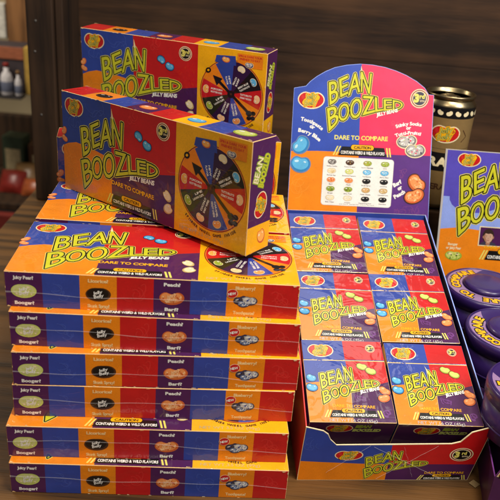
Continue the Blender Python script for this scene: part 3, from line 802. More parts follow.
# ------------------------------------------------------------------ small packs
def pack_print():
    pr = Print('film'); w, h, t = PW-.0012, PH-.0010, .044
    V, F = boxgeo(0,0,-t, w,h,0, .0007); pr.raw('carton', V, F, 'edge')
    f = Face((0,0,0), (1,0,0), (0,1,0)); i = .0005; fl = .745*h
    q = lambda p: (p[0]*w, p[1]*h)
    P = lambda *pts: [q(p) for p in pts]
    e = i/w
    pr.poly('carton', f, P((e,.452),(.15,.468),(.35,.46),(.53,.44),(.515,.735),(e,.735)), 'blue', 1)
    pr.poly('carton', f, P((e,e),(.50,e),(.53,.44),(.35,.46),(.15,.468),(e,.452)), 'orange', 1)
    pr.poly('carton', f, P((.53,.36),(.75,.42),(1-e,.481),(1-e,.735),(.515,.735)), 'red', 1)
    pr.poly('carton', f, P((.50,e),(1-e,e),(1-e,.481),(.75,.42),(.53,.36)), 'purple', 1)
    # hinged top: a slightly proud lid
    V, F = boxgeo(.0002,fl,-t*.6, w-.0002,h-.0002,.0005, .0004); pr.raw('lid', V, F, 'blue')
    lf = Face((0,0,.0005), (1,0,0), (0,1,0))
    pr.poly('lid', lf, P((.006,.75),(.51,.75),(.51,.994),(.006,.994)), 'blue', 1); pr.poly('lid', lf, P((.51,.75),(.994,.75),(.994,.994),(.51,.994)), 'red', 1)
    logo(pr, 'brand_emblem', lf, .226*w, .868*h, .0152, .0098, 2)
    badge(pr, 'edition_badge', lf, .845*w, .900*h, .0056, 2)
    doodle(pr, 'carton', f, .80*w, .57*h, .009, 'redlt', 2, 31); doodle(pr, 'carton', f, .2*w, .69*h, .008, 'bluelt', 2, 32)
    doodle(pr, 'carton', f, .62*w, .27*h, .007, 'purplelt', 2, 33, .0008); doodle(pr, 'carton', f, .9*w, .1*h, .008, 'purplelt', 2, 34)
    title(pr, 'title_lettering', f, PACKT, q, .00088, 3, spike=(.457,.712))
    pr.text('carton', f, 'JELLY BEANS', .635*w, .335*h, .0040, 'white', 6, rot=.23, bold=.05, width=.023, italic=.15)
    pr.text('carton', f, 'DARE TO COMPARE', .285*w, .175*h, .0036, 'yellow', 3, rot=-.03, bold=.02, width=.047)
    pr.text('carton', f, 'NET WT 1.6 OZ (45g)', .23*w, .012*h, .0036, 'graylt', 3, rot=-.02, bold=.01, width=.052)
    caution(pr, 'caution_label', f, lambda p: q((.175+.70*p[0], .055-.004*p[0]+.086*p[1])), 3)
    def bn(part, x, y, a, b, rot, c, dk, hi, L=3, rim=None): bean(pr, part, f, x*w, y*h, a, b, rot, c, L, dk, hi, rim=rim)
    bn('bean_picture', .705,.668,.0062,.0046,-.25,'greenlt','green','halo',3,'darkred'); bn('bean_picture', .805,.612,.0062,.0046,-.35,'greenlt','green','halo',5,'darkred')
    bn('bean_picture#2', .928,.372,.0070,.0050,-.65,'peach','peachdk','peachlt',3,'purpledk'); bn('bean_picture#2', .905,.285,.0070,.0052,.25,'peach','peachdk','peachlt',5,'purpledk')
    bn('bean_picture#3', .075,.515,.0056,.0048,-.4,'skyblue','skydk','skyhi',3,'navy'); bn('bean_picture#3', .072,.40,.0062,.0050,-.2,'skyblue','skydk','skyhi',5,'navy')
    # lower end
    en = Face((0,0,-t), (1,0,0), (0,0,1)); pr.poly('carton', en, rect(i,i,w-i,t-i), 'purple', 1)
    logo(pr, 'end_emblem', en, .36*w, t*.74, .0150, .0080, 2); 
    pr.text('end_lettering', en, 'BEAN', .54*w, t*.77, .0052, 'green', 3, bold=.08, width=.016, italic=.2); pr.text('end_lettering', en, 'BOOZLED', .52*w, t*.60, .0052, 'greenlt', 3, bold=.08, width=.030, italic=.2)
    for fc, c in ((Face((w,0,-t),(0,1,0),(0,0,1)),'purple'),(Face((0,h,-t),(0,-1,0),(0,0,1)),'blue')): pr.poly('carton', fc, rect(i,i,h*.74,t-i) if c == 'purple' else rect(h*.27,i,h-i,t-i), c, 1)
    return pr
pk0 = empty('candy_pack'); pack_print().build(pk0)
PKL = {(0,0):'small pack at the back left of the display tray, just under the header card', (0,1):'small pack at the back right of the display tray, just under the header card',
 (1,0):'small pack in the left middle of the tray, beside the flat boxes', (1,1):'small pack in the right middle of the tray, beside the purple tins',
 (2,0):'small pack at the front left of the tray, behind the blue lip', (2,1):'small pack at the front right of the tray, behind the red lip'}
jit = {(0,0):(.002,.000,.012),(0,1):(.001,-.001,-.006),(1,0):(.0008,.0,-.008),(1,1):(.0012,.0005,.010),(2,0):(.0002,.0006,.006),(2,1):(.0010,-.0004,-.010)}
for (r_, c_), lab in PKL.items():
    o = pk0 if (r_, c_) == (0,0) else copy_tree(pk0)
    jx, jz, ja = jit[(r_, c_)]
    o.location = pp((c_-1)*PW+.0006+jx*.6, -(r_+1)*PH+.0005, jz)
    o.rotation_euler = (Rp @ Matrix.Rotation(ja,3,'Z')).to_euler()
    tag(o, lab, 'candy pack', 'small packs in the display tray')

# ------------------------------------------------------------------ second display on the right with round tins
d2 = empty('counter_display', (.36,.75,0), label='counter display at the right edge, violet header card behind round purple tins', cat='display')
pr = Print('card')
rf_ = Face((.2745,.945,.1000), (math.cos(.03), math.sin(.03), 0), Vector((-.075,.10,1)).normalized(), (math.sin(.03)*.99, -.99, .1))
hp = 'header_card'
HW, HH = .21, .1825
ho = rect(0,-.06,HW,HH)
V = [rf_(p,0) for p in ho]+[rf_(p,-.0016) for p in ho]
pr.raw(hp, V, [[0,1,2,3],[7,6,5,4],[0,4,5,1],[1,5,6,2],[2,6,7,3],[3,7,4,0]], 'graylt')
e = .0028
pr.poly(hp, rf_, rect(e,.115,HW-e,HH-.001), 'violet', 1)
pr.poly(hp, rf_, [(e,.066),(.03,.070),(.08,.066),(HW-e,.07),(HW-e,.115),(e,.115)], 'periw', 1)
pr.poly(hp, rf_, [(e,-.058),(HW-e,-.058),(HW-e,.07),(.08,.066),(.03,.070),(e,.066)], 'orange', 1)
pr.poly(hp, rf_, ell(.06,.125,.05,.03,24,.3), 'violet', 2)
doodle(pr, hp, rf_, .02, .05, .01, 'orangeft', 3, 92, .0008)
logo(pr, 'brand_emblem', rf_, .0345, .1700, .0165, .0105, 3)
fr = lsq_affine([(.0335,.0823),(.0324,.0427),(.0372,.0085),(.0863,.1033),(.1595,.0600)], [(.0240,.1440),(.0255,.100),(.0305,.0560),(.0810,.1680),(.155,.115)])
W1 = {k: CAN[k] for k in 'BEAN'}; W2 = {k: v for k, v in CAN.items() if k not in W1}
title(pr, 'title_lettering', rf_, W1, fr, .00155, 4, spike=(.0863,.1150))
title(pr, 'title_lettering#2', rf_, {**W2}, fr, .00155, 4)
bean(pr, 'bean_picture', rf_, .0260, .0265, .0125, .0075, -.05, 'greenlt', 3, 'green', 'cream', speck=['greenlt','greendk','green'])
pr.text(hp, rf_, 'Booger', .0235, .0420, .0040, 'cream', 3, bold=.04, align='c', width=.014); pr.text(hp, rf_, 'or Juicy Pear', .0250, .0362, .0040, 'cream', 3, bold=.04, align='c', width=.022)
# portrait photo of a child printed in a white frame
ph = 'portrait_photo'
x0, y0, x1, y1 = .0600, .0440, .0960, .0740
pr.poly(ph, rf_, rect(x0,y0,x1,y1), 'cream', 3); pr.poly(ph, rf_, rect(x0+.0015,y0+.0015,x1-.0015,y1-.0015), 'purple', 4)
pr.poly(ph, rf_, ell(.0740,.0598,.0084,.0112,24), 'hair', 5)
pr.poly(ph, rf_, [(.0625,.0456),(.0870,.0456),(.0850,.0490),(.0790,.0512),(.0700,.0512),(.0645,.0490)], 'slate', 5)
pr.poly(ph, rf_, [(.0712,.0470),(.0745,.0456),(.0775,.0470),(.0772,.0530),(.0715,.0530)], 'skinshade', 6)
for sx in (-1,1): pr.poly(ph, rf_, ell(.0742+sx*.0070,.0580,.0014,.0022,10), 'skinshade', 6)
pr.poly(ph, rf_, [(.0676,.0590),(.0680,.0550),(.0700,.0515),(.0728,.0494),(.0757,.0494),(.0785,.0515),(.0804,.0550),(.0808,.0590),(.0802,.0632),(.0775,.0655),(.0742,.0660),(.0707,.0655),(.0682,.0632)], 'skin', 7)
pr.poly(ph, rf_, [(.0676,.0590),(.0680,.0550),(.0700,.0515),(.0728,.0494),(.0720,.0530),(.0704,.0570),(.0700,.0625),(.0682,.0632)], 'skinshade', 8)
pr.poly(ph, rf_, [(.0672,.0590),(.0676,.0640),(.0700,.0668),(.0745,.0678),(.0790,.0668),(.0810,.0640),(.0812,.0590),(.0800,.0625),(.0770,.0640),(.0735,.0632),(.0700,.0640),(.0684,.0622)], 'hair', 9)
for sx in (-1,1):
    pr.poly(ph, rf_, ell(.0742+sx*.0028,.0588,.0013,.0006,10), 'cream', 9); pr.poly(ph, rf_, ell(.0742+sx*.0027,.0588,.0006,.0006,8), 'hair', 10)
    pr.poly(ph, rf_, [(.0742+sx*.0013,.0602),(.0742+sx*.0028,.0608),(.0742+sx*.0044,.0602),(.0742+sx*.0028,.0604)][::sx], 'brown', 9)
pr.poly(ph, rf_, [(.0733,.0552),(.0750,.0552),(.0745,.0560),(.0743,.0580),(.0739,.0560)], 'skinshade', 9)
pr.poly(ph, rf_, [(.0722,.0534),(.0742,.0524),(.0764,.0534),(.0742,.0538)], 'lip', 9)
caution(pr, 'caution_label', rf_, lambda p: (.0640+.09*p[0], .0230+.0150*p[1]), 3)
pr.text(hp, rf_, 'DARE TO COMPARE', .0700, .0410, .0042, 'yellow', 3, bold=.03, width=.07)
# tray
tr = 'tray'
def board2(part, P3, thick, color, ecol='purplelt'):
    P3 = [Vector(p) for p in P3]; nrm = (P3[1]-P3[0]).cross(P3[2]-P3[0]).normalized()*thick
    m = len(P3); V = P3+[p-nrm for p in P3]
    pr.raw(part, V, [list(range(m)), list(reversed(range(m,2*m)))], color); pr.raw(part, V, [[k,k+m,(k+1)%m+m,(k+1)%m] for k in range(m)], ecol)
board2('side_wall', [(.2712,.5720,.0),(.2712,.5720,.050),(.2840,.6500,.046),(.2840,.9400,.070),(.2840,.9400,.0),(.2840,.6500,.0)][:3]+[(.2840,.6500,.0)], .0014, 'purple')
board2('side_wall#2', [(.2842,.6505,.0),(.2842,.6505,.046),(.2842,.9400,.070),(.2842,.9400,.0)], .0014, 'purpledk')
fa_ = Face((.2700,.5705,0), (1,0,0), Vector((0,-.05,1)).normalized())
board2('front_panel', [fa_(p,0) for p in ((.001,0),(.17,0),(.17,.090),(.0135,.090),(.0008,.054))], .0014, 'purple')
pr.poly('front_panel', fa_, [(.0015,.0535),(.17,.0300),(.17,.0895),(.0138,.0895)], 'cream', 1)
pr.poly('front_panel', fa_, [(.0030,.0548),(.17,.0315),(.17,.0885),(.0146,.0885)], 'orange', 2)
pr.text('title_lettering#3', fa_, 'BEAN', .0085, .0560, .024, 'black', 3, bold=.14, width=.075, rot=-.08); pr.text('title_lettering#3', fa_, 'BEAN', .0085, .0560, .024, 'lime', 4, bold=.03, width=.075, rot=-.08)
board2('base', [(.2860,.5760,.002),(.4400,.5760,.002),(.4500,.9380,.002),(.2860,.9380,.002)], .0014, 'purpledk')
for V, F, M, _ in pr.parts.values():
    for i, v in enumerate(V): V[i] = Vector((v[0]-.36, v[1]-.75, v[2]))
pr.build(d2)

# round tins: lathe
def lathe(name, prof, mat, parent, n=64, mats=None, ix=None, caps=True):
    V = []; F = []; MI = []
    for (r, z) in prof:
        for k in range(n): t = 2*math.pi*k/n; V.append((r*math.cos(t), r*math.sin(t), z))
    for j in range(len(prof)-1):
        for k in range(n):
            a, b = j*n+k, j*n+(k+1) % n; F.append([a, b, b+n, a+n]); MI.append(ix[j] if ix else 0)
    if caps and prof[0][0] > 1e-4: F.append(list(reversed(range(n)))); MI.append(MI[0])
    if caps and prof[-1][0] > 1e-4: F.append([ (len(prof)-1)*n+k for k in range(n)]); MI.append(MI[-1])
    return mesh_obj(name, V, F, mat, parent, smooth=True, mats=mats, ix=MI)
tin_m, nt_, b_ = node_mat('purple_lacquered_tin')
b_.inputs['Base Color'].default_value = (*lin((46,24,88)), 1); b_.inputs['Roughness'].default_value = .36; b_.inputs['Coat Weight'].default_value = .3; b_.inputs['Coat Roughness'].default_value = .12
_n = nt_.nodes.new('ShaderNodeTexNoise'); _n.inputs['Scale'].default_value = 70; _r = nt_.nodes.new('ShaderNodeMapRange'); _r.inputs['To Min'].default_value = .26; _r.inputs['To Max'].default_value = .5
nt_.links.new(_n.outputs['Fac'], _r.inputs['Value']); nt_.links.new(_r.outputs[0], b_.inputs['Roughness'])
TR_ = .056; TH = .058
t0 = empty('round_tin')
lathe('tin_body', [(.0525,0),(.054,.0012),(.054,TH-.016)], tin_m, t0)
lathe('lid', [(.0542,TH-.017),(.0558,TH-.0165),(.0560,TH-.0035),(.0550,TH-.0010),(.0535,TH),(.0515,TH-.0004),(.0300,TH-.0004),(.0290,TH-.0010)], tin_m, t0)
lathe('lid_boss', [(.0300,TH-.0010),(.0295,TH+.0030),(.0270,TH+.0052),(.0200,TH+.0062),(.0100,TH+.0066),(.0001,TH+.0067)], tin_m, t0)
lathe('lid_bead', [(.0520,TH-.0002),(.0523,TH+.0006),(.0530,TH+.0008),(.0536,TH+.0003)], tin_m, t0, caps=False)
lathe('body_bead', [(.0540,.0120),(.0549,.0128),(.0549,.0140),(.0540,.0148)], tin_m, t0, caps=False)
pr = Print('card')
tf = Face((0,0,TH-.0004), (1,0,0), (0,1,0))
A0, A1 = R(-55), R(-280)   # clockwise band
ri, ro = .0315, .0508
band = [(ro*math.cos(A0+(A1-A0)*k/60), ro*math.sin(A0+(A1-A0)*k/60)) for k in range(61)]
inn = []
for k in range(61):
    t = 1-k/60; a = A0+(A1-A0)*t; rr = ri+(ro-ri)*max(0,(t-.86)/.14)**1.5
    inn.append((rr*math.cos(a), rr*math.sin(a)))
pr.poly('lid_lettering', tf, list(reversed(band+inn)), 'lavender', 1)
tx = 'DARE TO COMPARE'; 
for j, ch in enumerate(tx):
    if ch == ' ': continue
    a = A0+R(-8)+(A1-A0)*.86*j/(len(tx)-1)
    for c_, bo, L in (('black',.15,2),('yellow',.05,3)):
        rr = .0362
        pr.text('lid_lettering', tf, ch, rr*math.cos(a), rr*math.sin(a),   .0105, c_, L, rot=a-math.pi/2, bold=bo, align='c')
pr.build(t0)
tins = [((.3246,.8640,.0645), 0, 'round purple tin nearest the violet header card, its lettered lid facing up'),
        ((.3262,.7490,.0645), R(42), 'middle round purple tin, between two other tins at the right edge'),
        ((.3230,.6340,.0645), R(75), 'front round purple tin, cut off by the right edge of the picture')]
stack = []
for i, (loc, a, lab) in enumerate(tins):
    o = t0 if i == 0 else copy_tree(t0)
    o.location = loc; o.rotation_euler = (0,0,a); tag(o, lab, 'tin', 'round purple tins')
# hidden board step that lifts the tins inside the display
V, F = boxgeo(.2870-.36,.5760-.75,.0034, .4380-.36,.9300-.75,.0642, .001)
mesh_obj('raised_floor', V, F, ink('purpledk','soft'), d2)

# ------------------------------------------------------------------ drink can
can = empty('drink_can', (.2745,1.045,.172), label='tall cream and brown drink can with a dark metal rim, behind the header card', cat='drink can')
metal, nt_, b_ = node_mat('dark_brass_metal')
b_.inputs['Metallic'].default_value = 1; b_.inputs['Base Color'].default_value = (.34,.27,.15,1); b_.inputs['Roughness'].default_value = .3
_n = nt_.nodes.new('ShaderNodeTexNoise'); _n.inputs['Scale'].default_value = 90; _r = nt_.nodes.new('ShaderNodeMapRange'); _r.inputs['To Min'].default_value = .2; _r.inputs['To Max'].default_value = .42
nt_.links.new(_n.outputs['Fac'], _r.inputs['Value']); nt_.links.new(_r.outputs[0], b_.inputs['Roughness'])
cr = .0388; ch_ = .172
cm = [ink('beige','card'), ink('black','card'), metal]
lathe('can_body', [(cr*.8,0),(cr*.97,.004),(cr,.010),(cr,.062),(cr,.0625),(cr,.090),(cr,.0905),(cr,.0955),(cr,.096),(cr,.1405),(cr,.1410),(cr,.1560),(cr,.1565),(cr*.985,.1590),(cr*.90,.1635),(cr*.865,.1655)], None, can, mats=cm, ix=[2,2,0,1,1,0,0,1,0,0,1,1,2,2,2])
lathe('can_rim', [(cr*.865,.1655),(cr*.925,.1675),(cr*.935,.1705),(cr*.90,.1720),(cr*.855,.1705),(cr*.845,.1660),(cr*.80,.1650),(cr*.3,.1656),(.0002,.1656)], metal, can)
tab = []
V, F = boxgeo(-.006,-.012,.1664,.006,.010,.1676,.0004); mesh_obj('pull_tab', V, F, metal, can)
class Wrap:
    """prints round the can: x = angle * radius"""
    curved = .0045
    def __init__(s, z): s.z = z
    def __call__(s, p, h):
        a = -math.pi/2-.17+p[0]/cr; r = cr+h+.00012
        return Vector((r*math.cos(a), r*math.sin(a), s.z+p[1]))
pr = Print('card')
def dens(P, m=.004):
    out = []
    for i in range(len(P)):
        a, b = P[i], P[(i+1) % len(P)]; k = max(1, int(math.hypot(b[0]-a[0], b[1]-a[1])/m))
        out += [(a[0]+(b[0]-a[0])*j/k, a[1]+(b[1]-a[1])*j/k) for j in range(k)]
    return out
wf = Wrap(.1485)
for k in range(18):
    x = (k-9)*.0128
    bean(pr, 'bean_border', wf, x, 0, .0046, .0035, .5 if k % 2 else -.5, 'cream', 1, None, None, dent=.35)
wl_ = Wrap(.1190)
logo(pr, 'brand_emblem', wl_, .000, .000, .0215, .0140, 2)
pr.text('name_lettering', Wrap(.0765), 'DRAFT', 0, -.0065, .0130, 'cream', 2, bold=.06, align='c', width=.062)
for sx in (-1,1): pr.line('bean_border', wl_, [(sx*.026,-.012),(sx*.034,-.004),(sx*.026,.006)], .0012, 'brown', 1)
pr.text('small_lettering', Wrap(.034), 'BEVERAGE', 0, 0, .0090, 'brown', 2, bold=.03, align='c', width=.058)
pr.build(can)

# ------------------------------------------------------------------ shelf, steps, back panel, post
def wood(name, c1, c2, scale, axis, rough=.55, bump=.4, spec=.3):
    m, nt, b = node_mat(name); N = nt.nodes.new; L = nt.links.new
    tc = N('ShaderNodeTexCoord'); mp = N('ShaderNodeMapping'); L(tc.outputs['Object'], mp.inputs['Vector'])
    s = [scale*9]*3; s[axis] = scale*.55; mp.inputs['Scale'].default_value = s
    n1 = N('ShaderNodeTexNoise'); n1.inputs['Scale'].default_value = 3; n1.inputs['Detail'].default_value = 8; n1.inputs['Distortion'].default_value = 1.4; L(mp.outputs[0], n1.inputs['Vector'])
    n2 = N('ShaderNodeTexNoise'); n2.inputs['Scale'].default_value = 4.5; n2.inputs['Detail'].default_value = 3; L(tc.outputs['Object'], n2.inputs['Vector'])
    wv = N('ShaderNodeTexWave'); wv.inputs['Scale'].default_value = .9; wv.inputs['Distortion'].default_value = 9; wv.inputs['Detail'].default_value = 4; wv.bands_direction = 'YXZ'[axis] if axis < 2 else 'X'
    L(mp.outputs[0], wv.inputs['Vector'])
    ad = N('ShaderNodeMath'); ad.operation = 'MULTIPLY_ADD'; ad.inputs[1].default_value = .55; L(n1.outputs['Fac'], ad.inputs[0])
    m2 = N('ShaderNodeMath'); m2.operation = 'MULTIPLY'; m2.inputs[1].default_value = .45; L(n2.outputs['Fac'], m2.inputs[0]); L(m2.outputs[0], ad.inputs[2])
    a2 = N('ShaderNodeMath'); a2.operation = 'MULTIPLY_ADD'; a2.inputs[1].default_value = .16; L(wv.outputs['Fac'], a2.inputs[0]); L(ad.outputs[0], a2.inputs[2])
    mp3 = N('ShaderNodeMapping'); L(tc.outputs['Object'], mp3.inputs['Vector']); s3 = [scale*210]*3; s3[axis] = scale*7; mp3.inputs['Scale'].default_value = s3
    n3 = N('ShaderNodeTexNoise'); n3.inputs['Scale'].default_value = 3; n3.inputs['Detail'].default_value = 4; L(mp3.outputs[0], n3.inputs['Vector'])
    vo = N('ShaderNodeTexVoronoi'); vo.inputs['Scale'].default_value = 5.5; vo.inputs['Randomness'].default_value = 1; mp4 = N('ShaderNodeMapping'); s4 = [1.6]*3; s4[axis] = .6; mp4.inputs['Scale'].default_value = s4
    L(tc.outputs['Object'], mp4.inputs['Vector']); L(mp4.outputs[0], vo.inputs['Vector'])
    kn = N('ShaderNodeMapRange'); kn.interpolation_type = 'SMOOTHSTEP'; kn.inputs['From Min'].default_value = .03; kn.inputs['From Max'].default_value = .16; kn.inputs['To Min'].default_value = -.22; kn.inputs['To Max'].default_value = -.07; L(vo.outputs['Distance'], kn.inputs['Value'])
    a3 = N('ShaderNodeMath'); a3.operation = 'MULTIPLY_ADD'; a3.inputs[1].default_value = .22; L(n3.outputs['Fac'], a3.inputs[0]); L(a2.outputs[0], a3.inputs[2])
    a4 = N('ShaderNodeMath'); a4.operation = 'ADD'; L(a3.outputs[0], a4.inputs[0]); L(kn.outputs[0], a4.inputs[1]); a2 = a4
    r = N('ShaderNodeValToRGB'); r.color_ramp.elements[0].position = .44; r.color_ramp.elements[1].position = .70
    r.color_ramp.elements[0].color = (*lin(c1),1); r.color_ramp.elements[1].color = (*lin(c2),1); L(a2.outputs[0], r.inputs[0]); L(r.outputs[0], b.inputs['Base Color'])
    bp = N('ShaderNodeBump'); bp.inputs['Strength'].default_value = bump; bp.inputs['Distance'].default_value = .002; L(a2.outputs[0], bp.inputs['Height']); L(bp.outputs[0], b.inputs['Normal'])
    b.inputs['Roughness'].default_value = rough; b.inputs['Specular IOR Level'].default_value = spec
    return m
w_shelf = wood('worn_brown_shelf_wood', (12,7,4), (100,68,32), 1.0, 0, .5, .9)
w_back = wood('dark_brown_panel_wood', (34,21,12), (82,55,33), 1.0, 0, .7, .6)
w_post = wood('dark_post_wood', (22,14,9), (62,43,28), 1.0, 2, .7, .8)
V, F = boxgeo(-.462,-.25,-.030, .95,1.45,0, .002); tag(mesh_obj('shelf', V, F, w_shelf), kind='structure')
# steps that carry the rear boxes and the can, hidden behind them
V = []; F = []
for bx in ((-.215,.735,.0006,.020,.845,5*D),(-.205,.8460,.0006,.020,.9300,.1695),(-.215,.9500,.0006,.010,1.1200,.2725),(.090,1.000,.0006,.420,1.150,.1718)):
    v, f = boxgeo(*bx, .002); b_ = len(V); V += v; F += [[i+b_ for i in q] for q in f]
tag(mesh_obj('shelf_riser', V, F, w_back), kind='structure')
# back panel of wide boards
wall = empty('back_panel', (0,1.46,0), label='dark brown wooden back panel of the shelf, behind all the boxes', cat='wall')
z = 0.0006
for k, hgt in enumerate((.31,.32,.30)):
    V, F = boxgeo(-.380,0,z, 1.2,.018,z+hgt-.0008, .0006); o = mesh_obj('board', V, F, w_back, wall); z += hgt
post = empty('shelf_post', (-.418,1.33,0), label='dark wooden upright at the left end of the shelf, with small nail holes', cat='post')
V, F = boxgeo(-.024,0,.0006, .026,.130,.95, .003); mesh_obj('upright', V, F, w_post, post)
V, F = boxgeo(.0270,.010,.0006, .0420,.126,.95, .002); mesh_obj('side_strip', V, F, w_post, post)
nail, nt_, b_ = node_mat('dull_nail_metal'); b_.inputs['Metallic'].default_value = .8; b_.inputs['Base Color'].default_value = (.14,.13,.12,1); b_.inputs['Roughness'].default_value = .6
for (x, z_) in ((-.006,.352),(-.010,.297),(-.004,.178)):
    V = []; F = []
    for r_, y_ in ((.0026,.0002),(.0020,-.0008),(.0004,-.0011)):
        for k in range(10): t = 2*math.pi*k/10; V.append((x+r_*math.cos(t), y_, z_+r_*math.sin(t)))
    for j in range(2):
        for k in range(10): a, b = j*10+k, j*10+(k+1) % 10; F.append([a,b,b+10,a+10])
    F.append([20+k for k in range(10)])
    mesh_obj('nail_head', V, F, nail, post, smooth=True)

# ------------------------------------------------------------------ the aisle behind, far out of focus
def plain(name, c, rough=.7, var=.25, scale=9):
    m, nt, b = node_mat(name); n = nt.nodes.new('ShaderNodeTexNoise'); n.inputs['Scale'].default_value = scale; n.inputs['Detail'].default_value = 5
    r = nt.nodes.new('ShaderNodeValToRGB'); l = lin(c); r.color_ramp.elements[0].color = (*[v*(1-var) for v in l],1); r.color_ramp.elements[1].color = (*[min(1,v*(1+var)) for v in l],1)
    r.color_ramp.elements[0].position = .3; r.color_ramp.elements[1].position = .7
    nt.links.new(n.outputs['Fac'], r.inputs[0]); nt.links.new(r.outputs[0], b.inputs['Base Color']); b.inputs['Roughness'].default_value = rough
    return m
V, F = boxgeo(-3.2,3.1,-1.6, .2,3.16,1.6); tag(mesh_obj('far_wall', V, F, plain('beige_paint', (158,142,112))), label='pale beige wall seen past the shelf post at left', cat='wall')
V, F = boxgeo(-3.2,-.3,-1.64, 1.4,3.1,-1.6); tag(mesh_obj('floor', V, F, plain('dark_floor', (40,32,26))), kind='structure')
rk = empty('wall_rack', (-1.05,2.75,-.55), label='dark brown wooden rack in the far aisle, holding red and orange bags', cat='rack')
V, F = boxgeo(-.6,-.16,-.03,.35,.3,0,.004); mesh_obj('rack_board', V, F, w_post, rk)
V, F = boxgeo(-.6,.26,.0005,.35,.3,.24,.004); mesh_obj('rack_back', V, F, w_post, rk)
V, F = boxgeo(-.6,-.16,-1.04,.35,.29,-.0305,.004); mesh_obj('rack_shade_block', V, F, plain('rack_shadow_board', (16,13,11)), rk)  # near-black block: the darkness under the rack is put into its colour
bagm = {k: plain(k+'_bag_film', c, .35) for k, c in dict(red=(130,34,26), orange=(160,80,40), tan=(140,104,62)).items()}
def bag(x, y, z, w, h, d, m, lab):
    """pillow bag with crimped ends"""
    V = []; F = []; nx, nz = 12, 8
    for s in (-1, 1):
        for j in range(nz+1):
            for i in range(nx+1):
                u, v = i/nx*2-1, j/nz*2-1
                b = (1-abs(u)**2.4)*(1-abs(v)**4)
                V.append((u*w/2*(1-.05*abs(v)), s*d/2*b, h/2*(v+1)*(1-.03*u*u)))
    n = (nx+1)*(nz+1)
    for s in (0,1):
        for j in range(nz):
            for i in range(nx):
                a = s*n+j*(nx+1)+i; q = [a,a+1,a+nx+2,a+nx+1]; F.append(q if s == 0 else q[::-1])
    o = mesh_obj('snack_bag', V, F, bagm[m], None, smooth=True); o.location = (x, y, z); o.rotation_euler = (R(-38), 0, random.uniform(-.15,.15))
    tag(o, lab, 'bag', 'bags on the far rack')
bag(-1.000,2.70,-.548,.11,.10,.05,'red','red bag on the far rack, at the left edge of the picture')
bag(-.905,2.68,-.548,.10,.075,.05,'orange','orange bag on the far rack, right beside the shelf post')
bag(-.945,2.74,-.536,.12,.11,.05,'tan','tan bag standing behind the others on the far rack')
def small_carton(x, y, z, w, d, h, m, lab, rz=0):
    V, F = boxgeo(-w/2,-d/2,0,w/2,d/2,h,.003); r_ = empty('far_carton', (x,y,z), (0,0,rz), label=lab, cat='box')
    mesh_obj('carton', V, F, m, r_)
    V, F = boxgeo(-w*.36,-d/2-.0015,h*.22,w*.36,-d/2-.0003,h*.74,.0004); mesh_obj('front_label', V, F, plain('pale_label', (190,170,130)), r_)
small_carton(-.905,2.86,-.548,.11,.08,.175,plain('brown_carton_board',(92,58,34)),'brown carton at the back of the far rack, beside the shelf post',.1)
small_carton(-1.02,2.86,-.548,.09,.08,.20,plain('green_carton_board',(60,74,54)),'dark green carton at the back of the far rack, left edge',-.1)
V, F = boxgeo(-.6,-.20,-.125,.35,-.165,-.033,.004); mesh_obj('rack_lip', V, F, plain('dull_red_strip', (120,34,24)), rk)
# hanging price board with pale blobs, and the brown timber above
bx = empty('far_carton', (-.925,2.62,-.115), label='dark carton with pale bottles in front and a yellow side, on the far wall', cat='box')
V, F = boxgeo(-.20,0,0,.040,.10,.175,.003); mesh_obj('carton', V, F, plain('dark_carton_board', (54,44,48)), bx)
V, F = boxgeo(.0405,-.004,.0,.066,.10,.175,.003); mesh_obj('yellow_side', V, F, plain('yellow_carton_board', (176,140,60)), bx)
V, F = boxgeo(-.20,-.004,.128,.040,-.0005,.172,.001); mesh_obj('orange_band', V, F, plain('dull_orange_board', (150,84,54)), bx)
pale = plain('pale_print', (196,190,192))
for x, hgt, rr in ((-.070,.092,.024),(-.018,.105,.022),(.024,.080,.013)):
    cb = None
    bo = lathe('pale_bottle', [(rr*.9,.002),(rr,.006),(rr,hgt*.62),(rr*.75,hgt*.78),(rr*.42,hgt*.86),(rr*.42,hgt)], pale, bx, n=20); bo.location = (x,-.030,.0)
    lathe('bottle_cap', [(rr*.46,hgt),(rr*.48,hgt+.012),(rr*.4,hgt+.014)], bagm['red'] if rr > .02 else bagm['tan'], bo, n=16)
    lathe('bottle_label', [(rr+.0004,hgt*.16),(rr+.0008,hgt*.17),(rr+.0008,hgt*.5),(rr+.0004,hgt*.51)], plain('grey_blue_label', (96,100,120)), bo, n=20, caps=False)
V, F = boxgeo(-.20,-.060,-.006,.040,-.0005,-.0005,.001); mesh_obj('tray_lip', V, F, plain('dark_lip', (40,34,34)), bx)
V, F = boxgeo(-1.005,2.80,.0235,-.86,2.90,1.2,.006); tag(mesh_obj('timber_beam', V, F, wood('warm_timber', (80,52,28), (136,94,56), .5, 2)), label='warm brown timber upright in the far aisle, above the dark carton', cat='post')
V, F = boxgeo(-1.30,2.86,.040,-1.030,2.90,.175,.006); tag(mesh_obj('white_sign', V, F, plain('white_board', (190,186,176))), label='small pale board at the upper left edge, beside the timber upright', cat='sign')
# small tan scrap between the two displays
V, F = boxgeo(-.0045,-.0045,.0004,.0045,.0045,.0012,.0002)
o = mesh_obj('paper_tag', V, F, plain('kraft_paper', (112,92,58))); o.location = (.2790,.5620,0); o.rotation_euler = (0,0,R(40)); tag(o, 'small tan square paper tag lying between the two displays', 'paper tag')
o.location = (.2712,.6130,0)

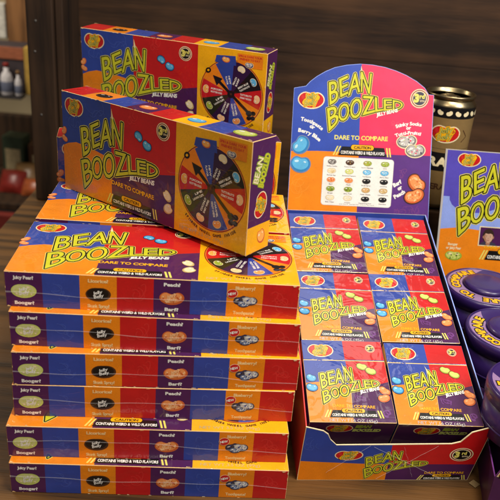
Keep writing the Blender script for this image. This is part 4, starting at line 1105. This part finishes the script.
# ------------------------------------------------------------------ light
world = bpy.data.worlds.new('World'); sc.world = world; world.use_nodes = True
bg = world.node_tree.nodes['Background']; bg.inputs[0].default_value = (1.0,.91,.80,1); bg.inputs[1].default_value = .09
def area_lamp(name, loc, target, size, energy, color, sy=None):
    l = bpy.data.lights.new(name, 'AREA'); l.size = size; l.energy = energy; l.color = color
    if sy: l.shape = 'RECTANGLE'; l.size_y = sy
    o = bpy.data.objects.new(name, l); col.objects.link(o); o.location = loc
    o.rotation_euler = (Vector(target)-Vector(loc)).to_track_quat('-Z','Y').to_euler()
    return o
area_lamp('ceiling_lamp', (.42,.22,1.75), (.12,.78,.15), .42, 26, (1.0,.90,.77))
area_lamp('ceiling_lamp', (-.35,-.45,1.50), (.08,.60,.10), .35, 5, (1.0,.88,.72))
area_lamp('ceiling_lamp', (.95,.15,1.15), (.24,.95,.24), .40, 13, (.97,.96,.97))
area_lamp('ceiling_lamp', (.30,1.16,1.55), (.22,.85,.10), .50, 2.6, (1.0,.94,.85))
area_lamp('ceiling_lamp', (-1.4,1.7,1.5), (-1.0,2.8,-.3), .6, 34, (1.0,.92,.78))

# ------------------------------------------------------------------ camera
f, pitch, roll, hc = 707.93, .44046, .08241, .5546
c, s = math.cos(pitch), math.sin(pitch)
fw = Vector((0,c,-s)); up = Vector((0,s,c)); rt = Vector((1,0,0))
r2 = rt*math.cos(roll)+up*math.sin(roll); u2 = -rt*math.sin(roll)+up*math.cos(roll)
cam = bpy.data.cameras.new('camera'); co = bpy.data.objects.new('camera', cam); col.objects.link(co); sc.camera = co
m = Matrix((r2, u2, -fw)).transposed().to_4x4(); m.translation = (0,0,hc); co.matrix_world = m
cam.sensor_width = 36; cam.lens = f/500*36; cam.clip_start = .02; cam.clip_end = 50
cam.dof.use_dof = True; cam.dof.focus_distance = .82; cam.dof.aperture_fstop = 8.5
sc.view_settings.view_transform = 'Standard'; sc.view_settings.look = 'None'; sc.view_settings.exposure = 0; sc.view_settings.gamma = 1
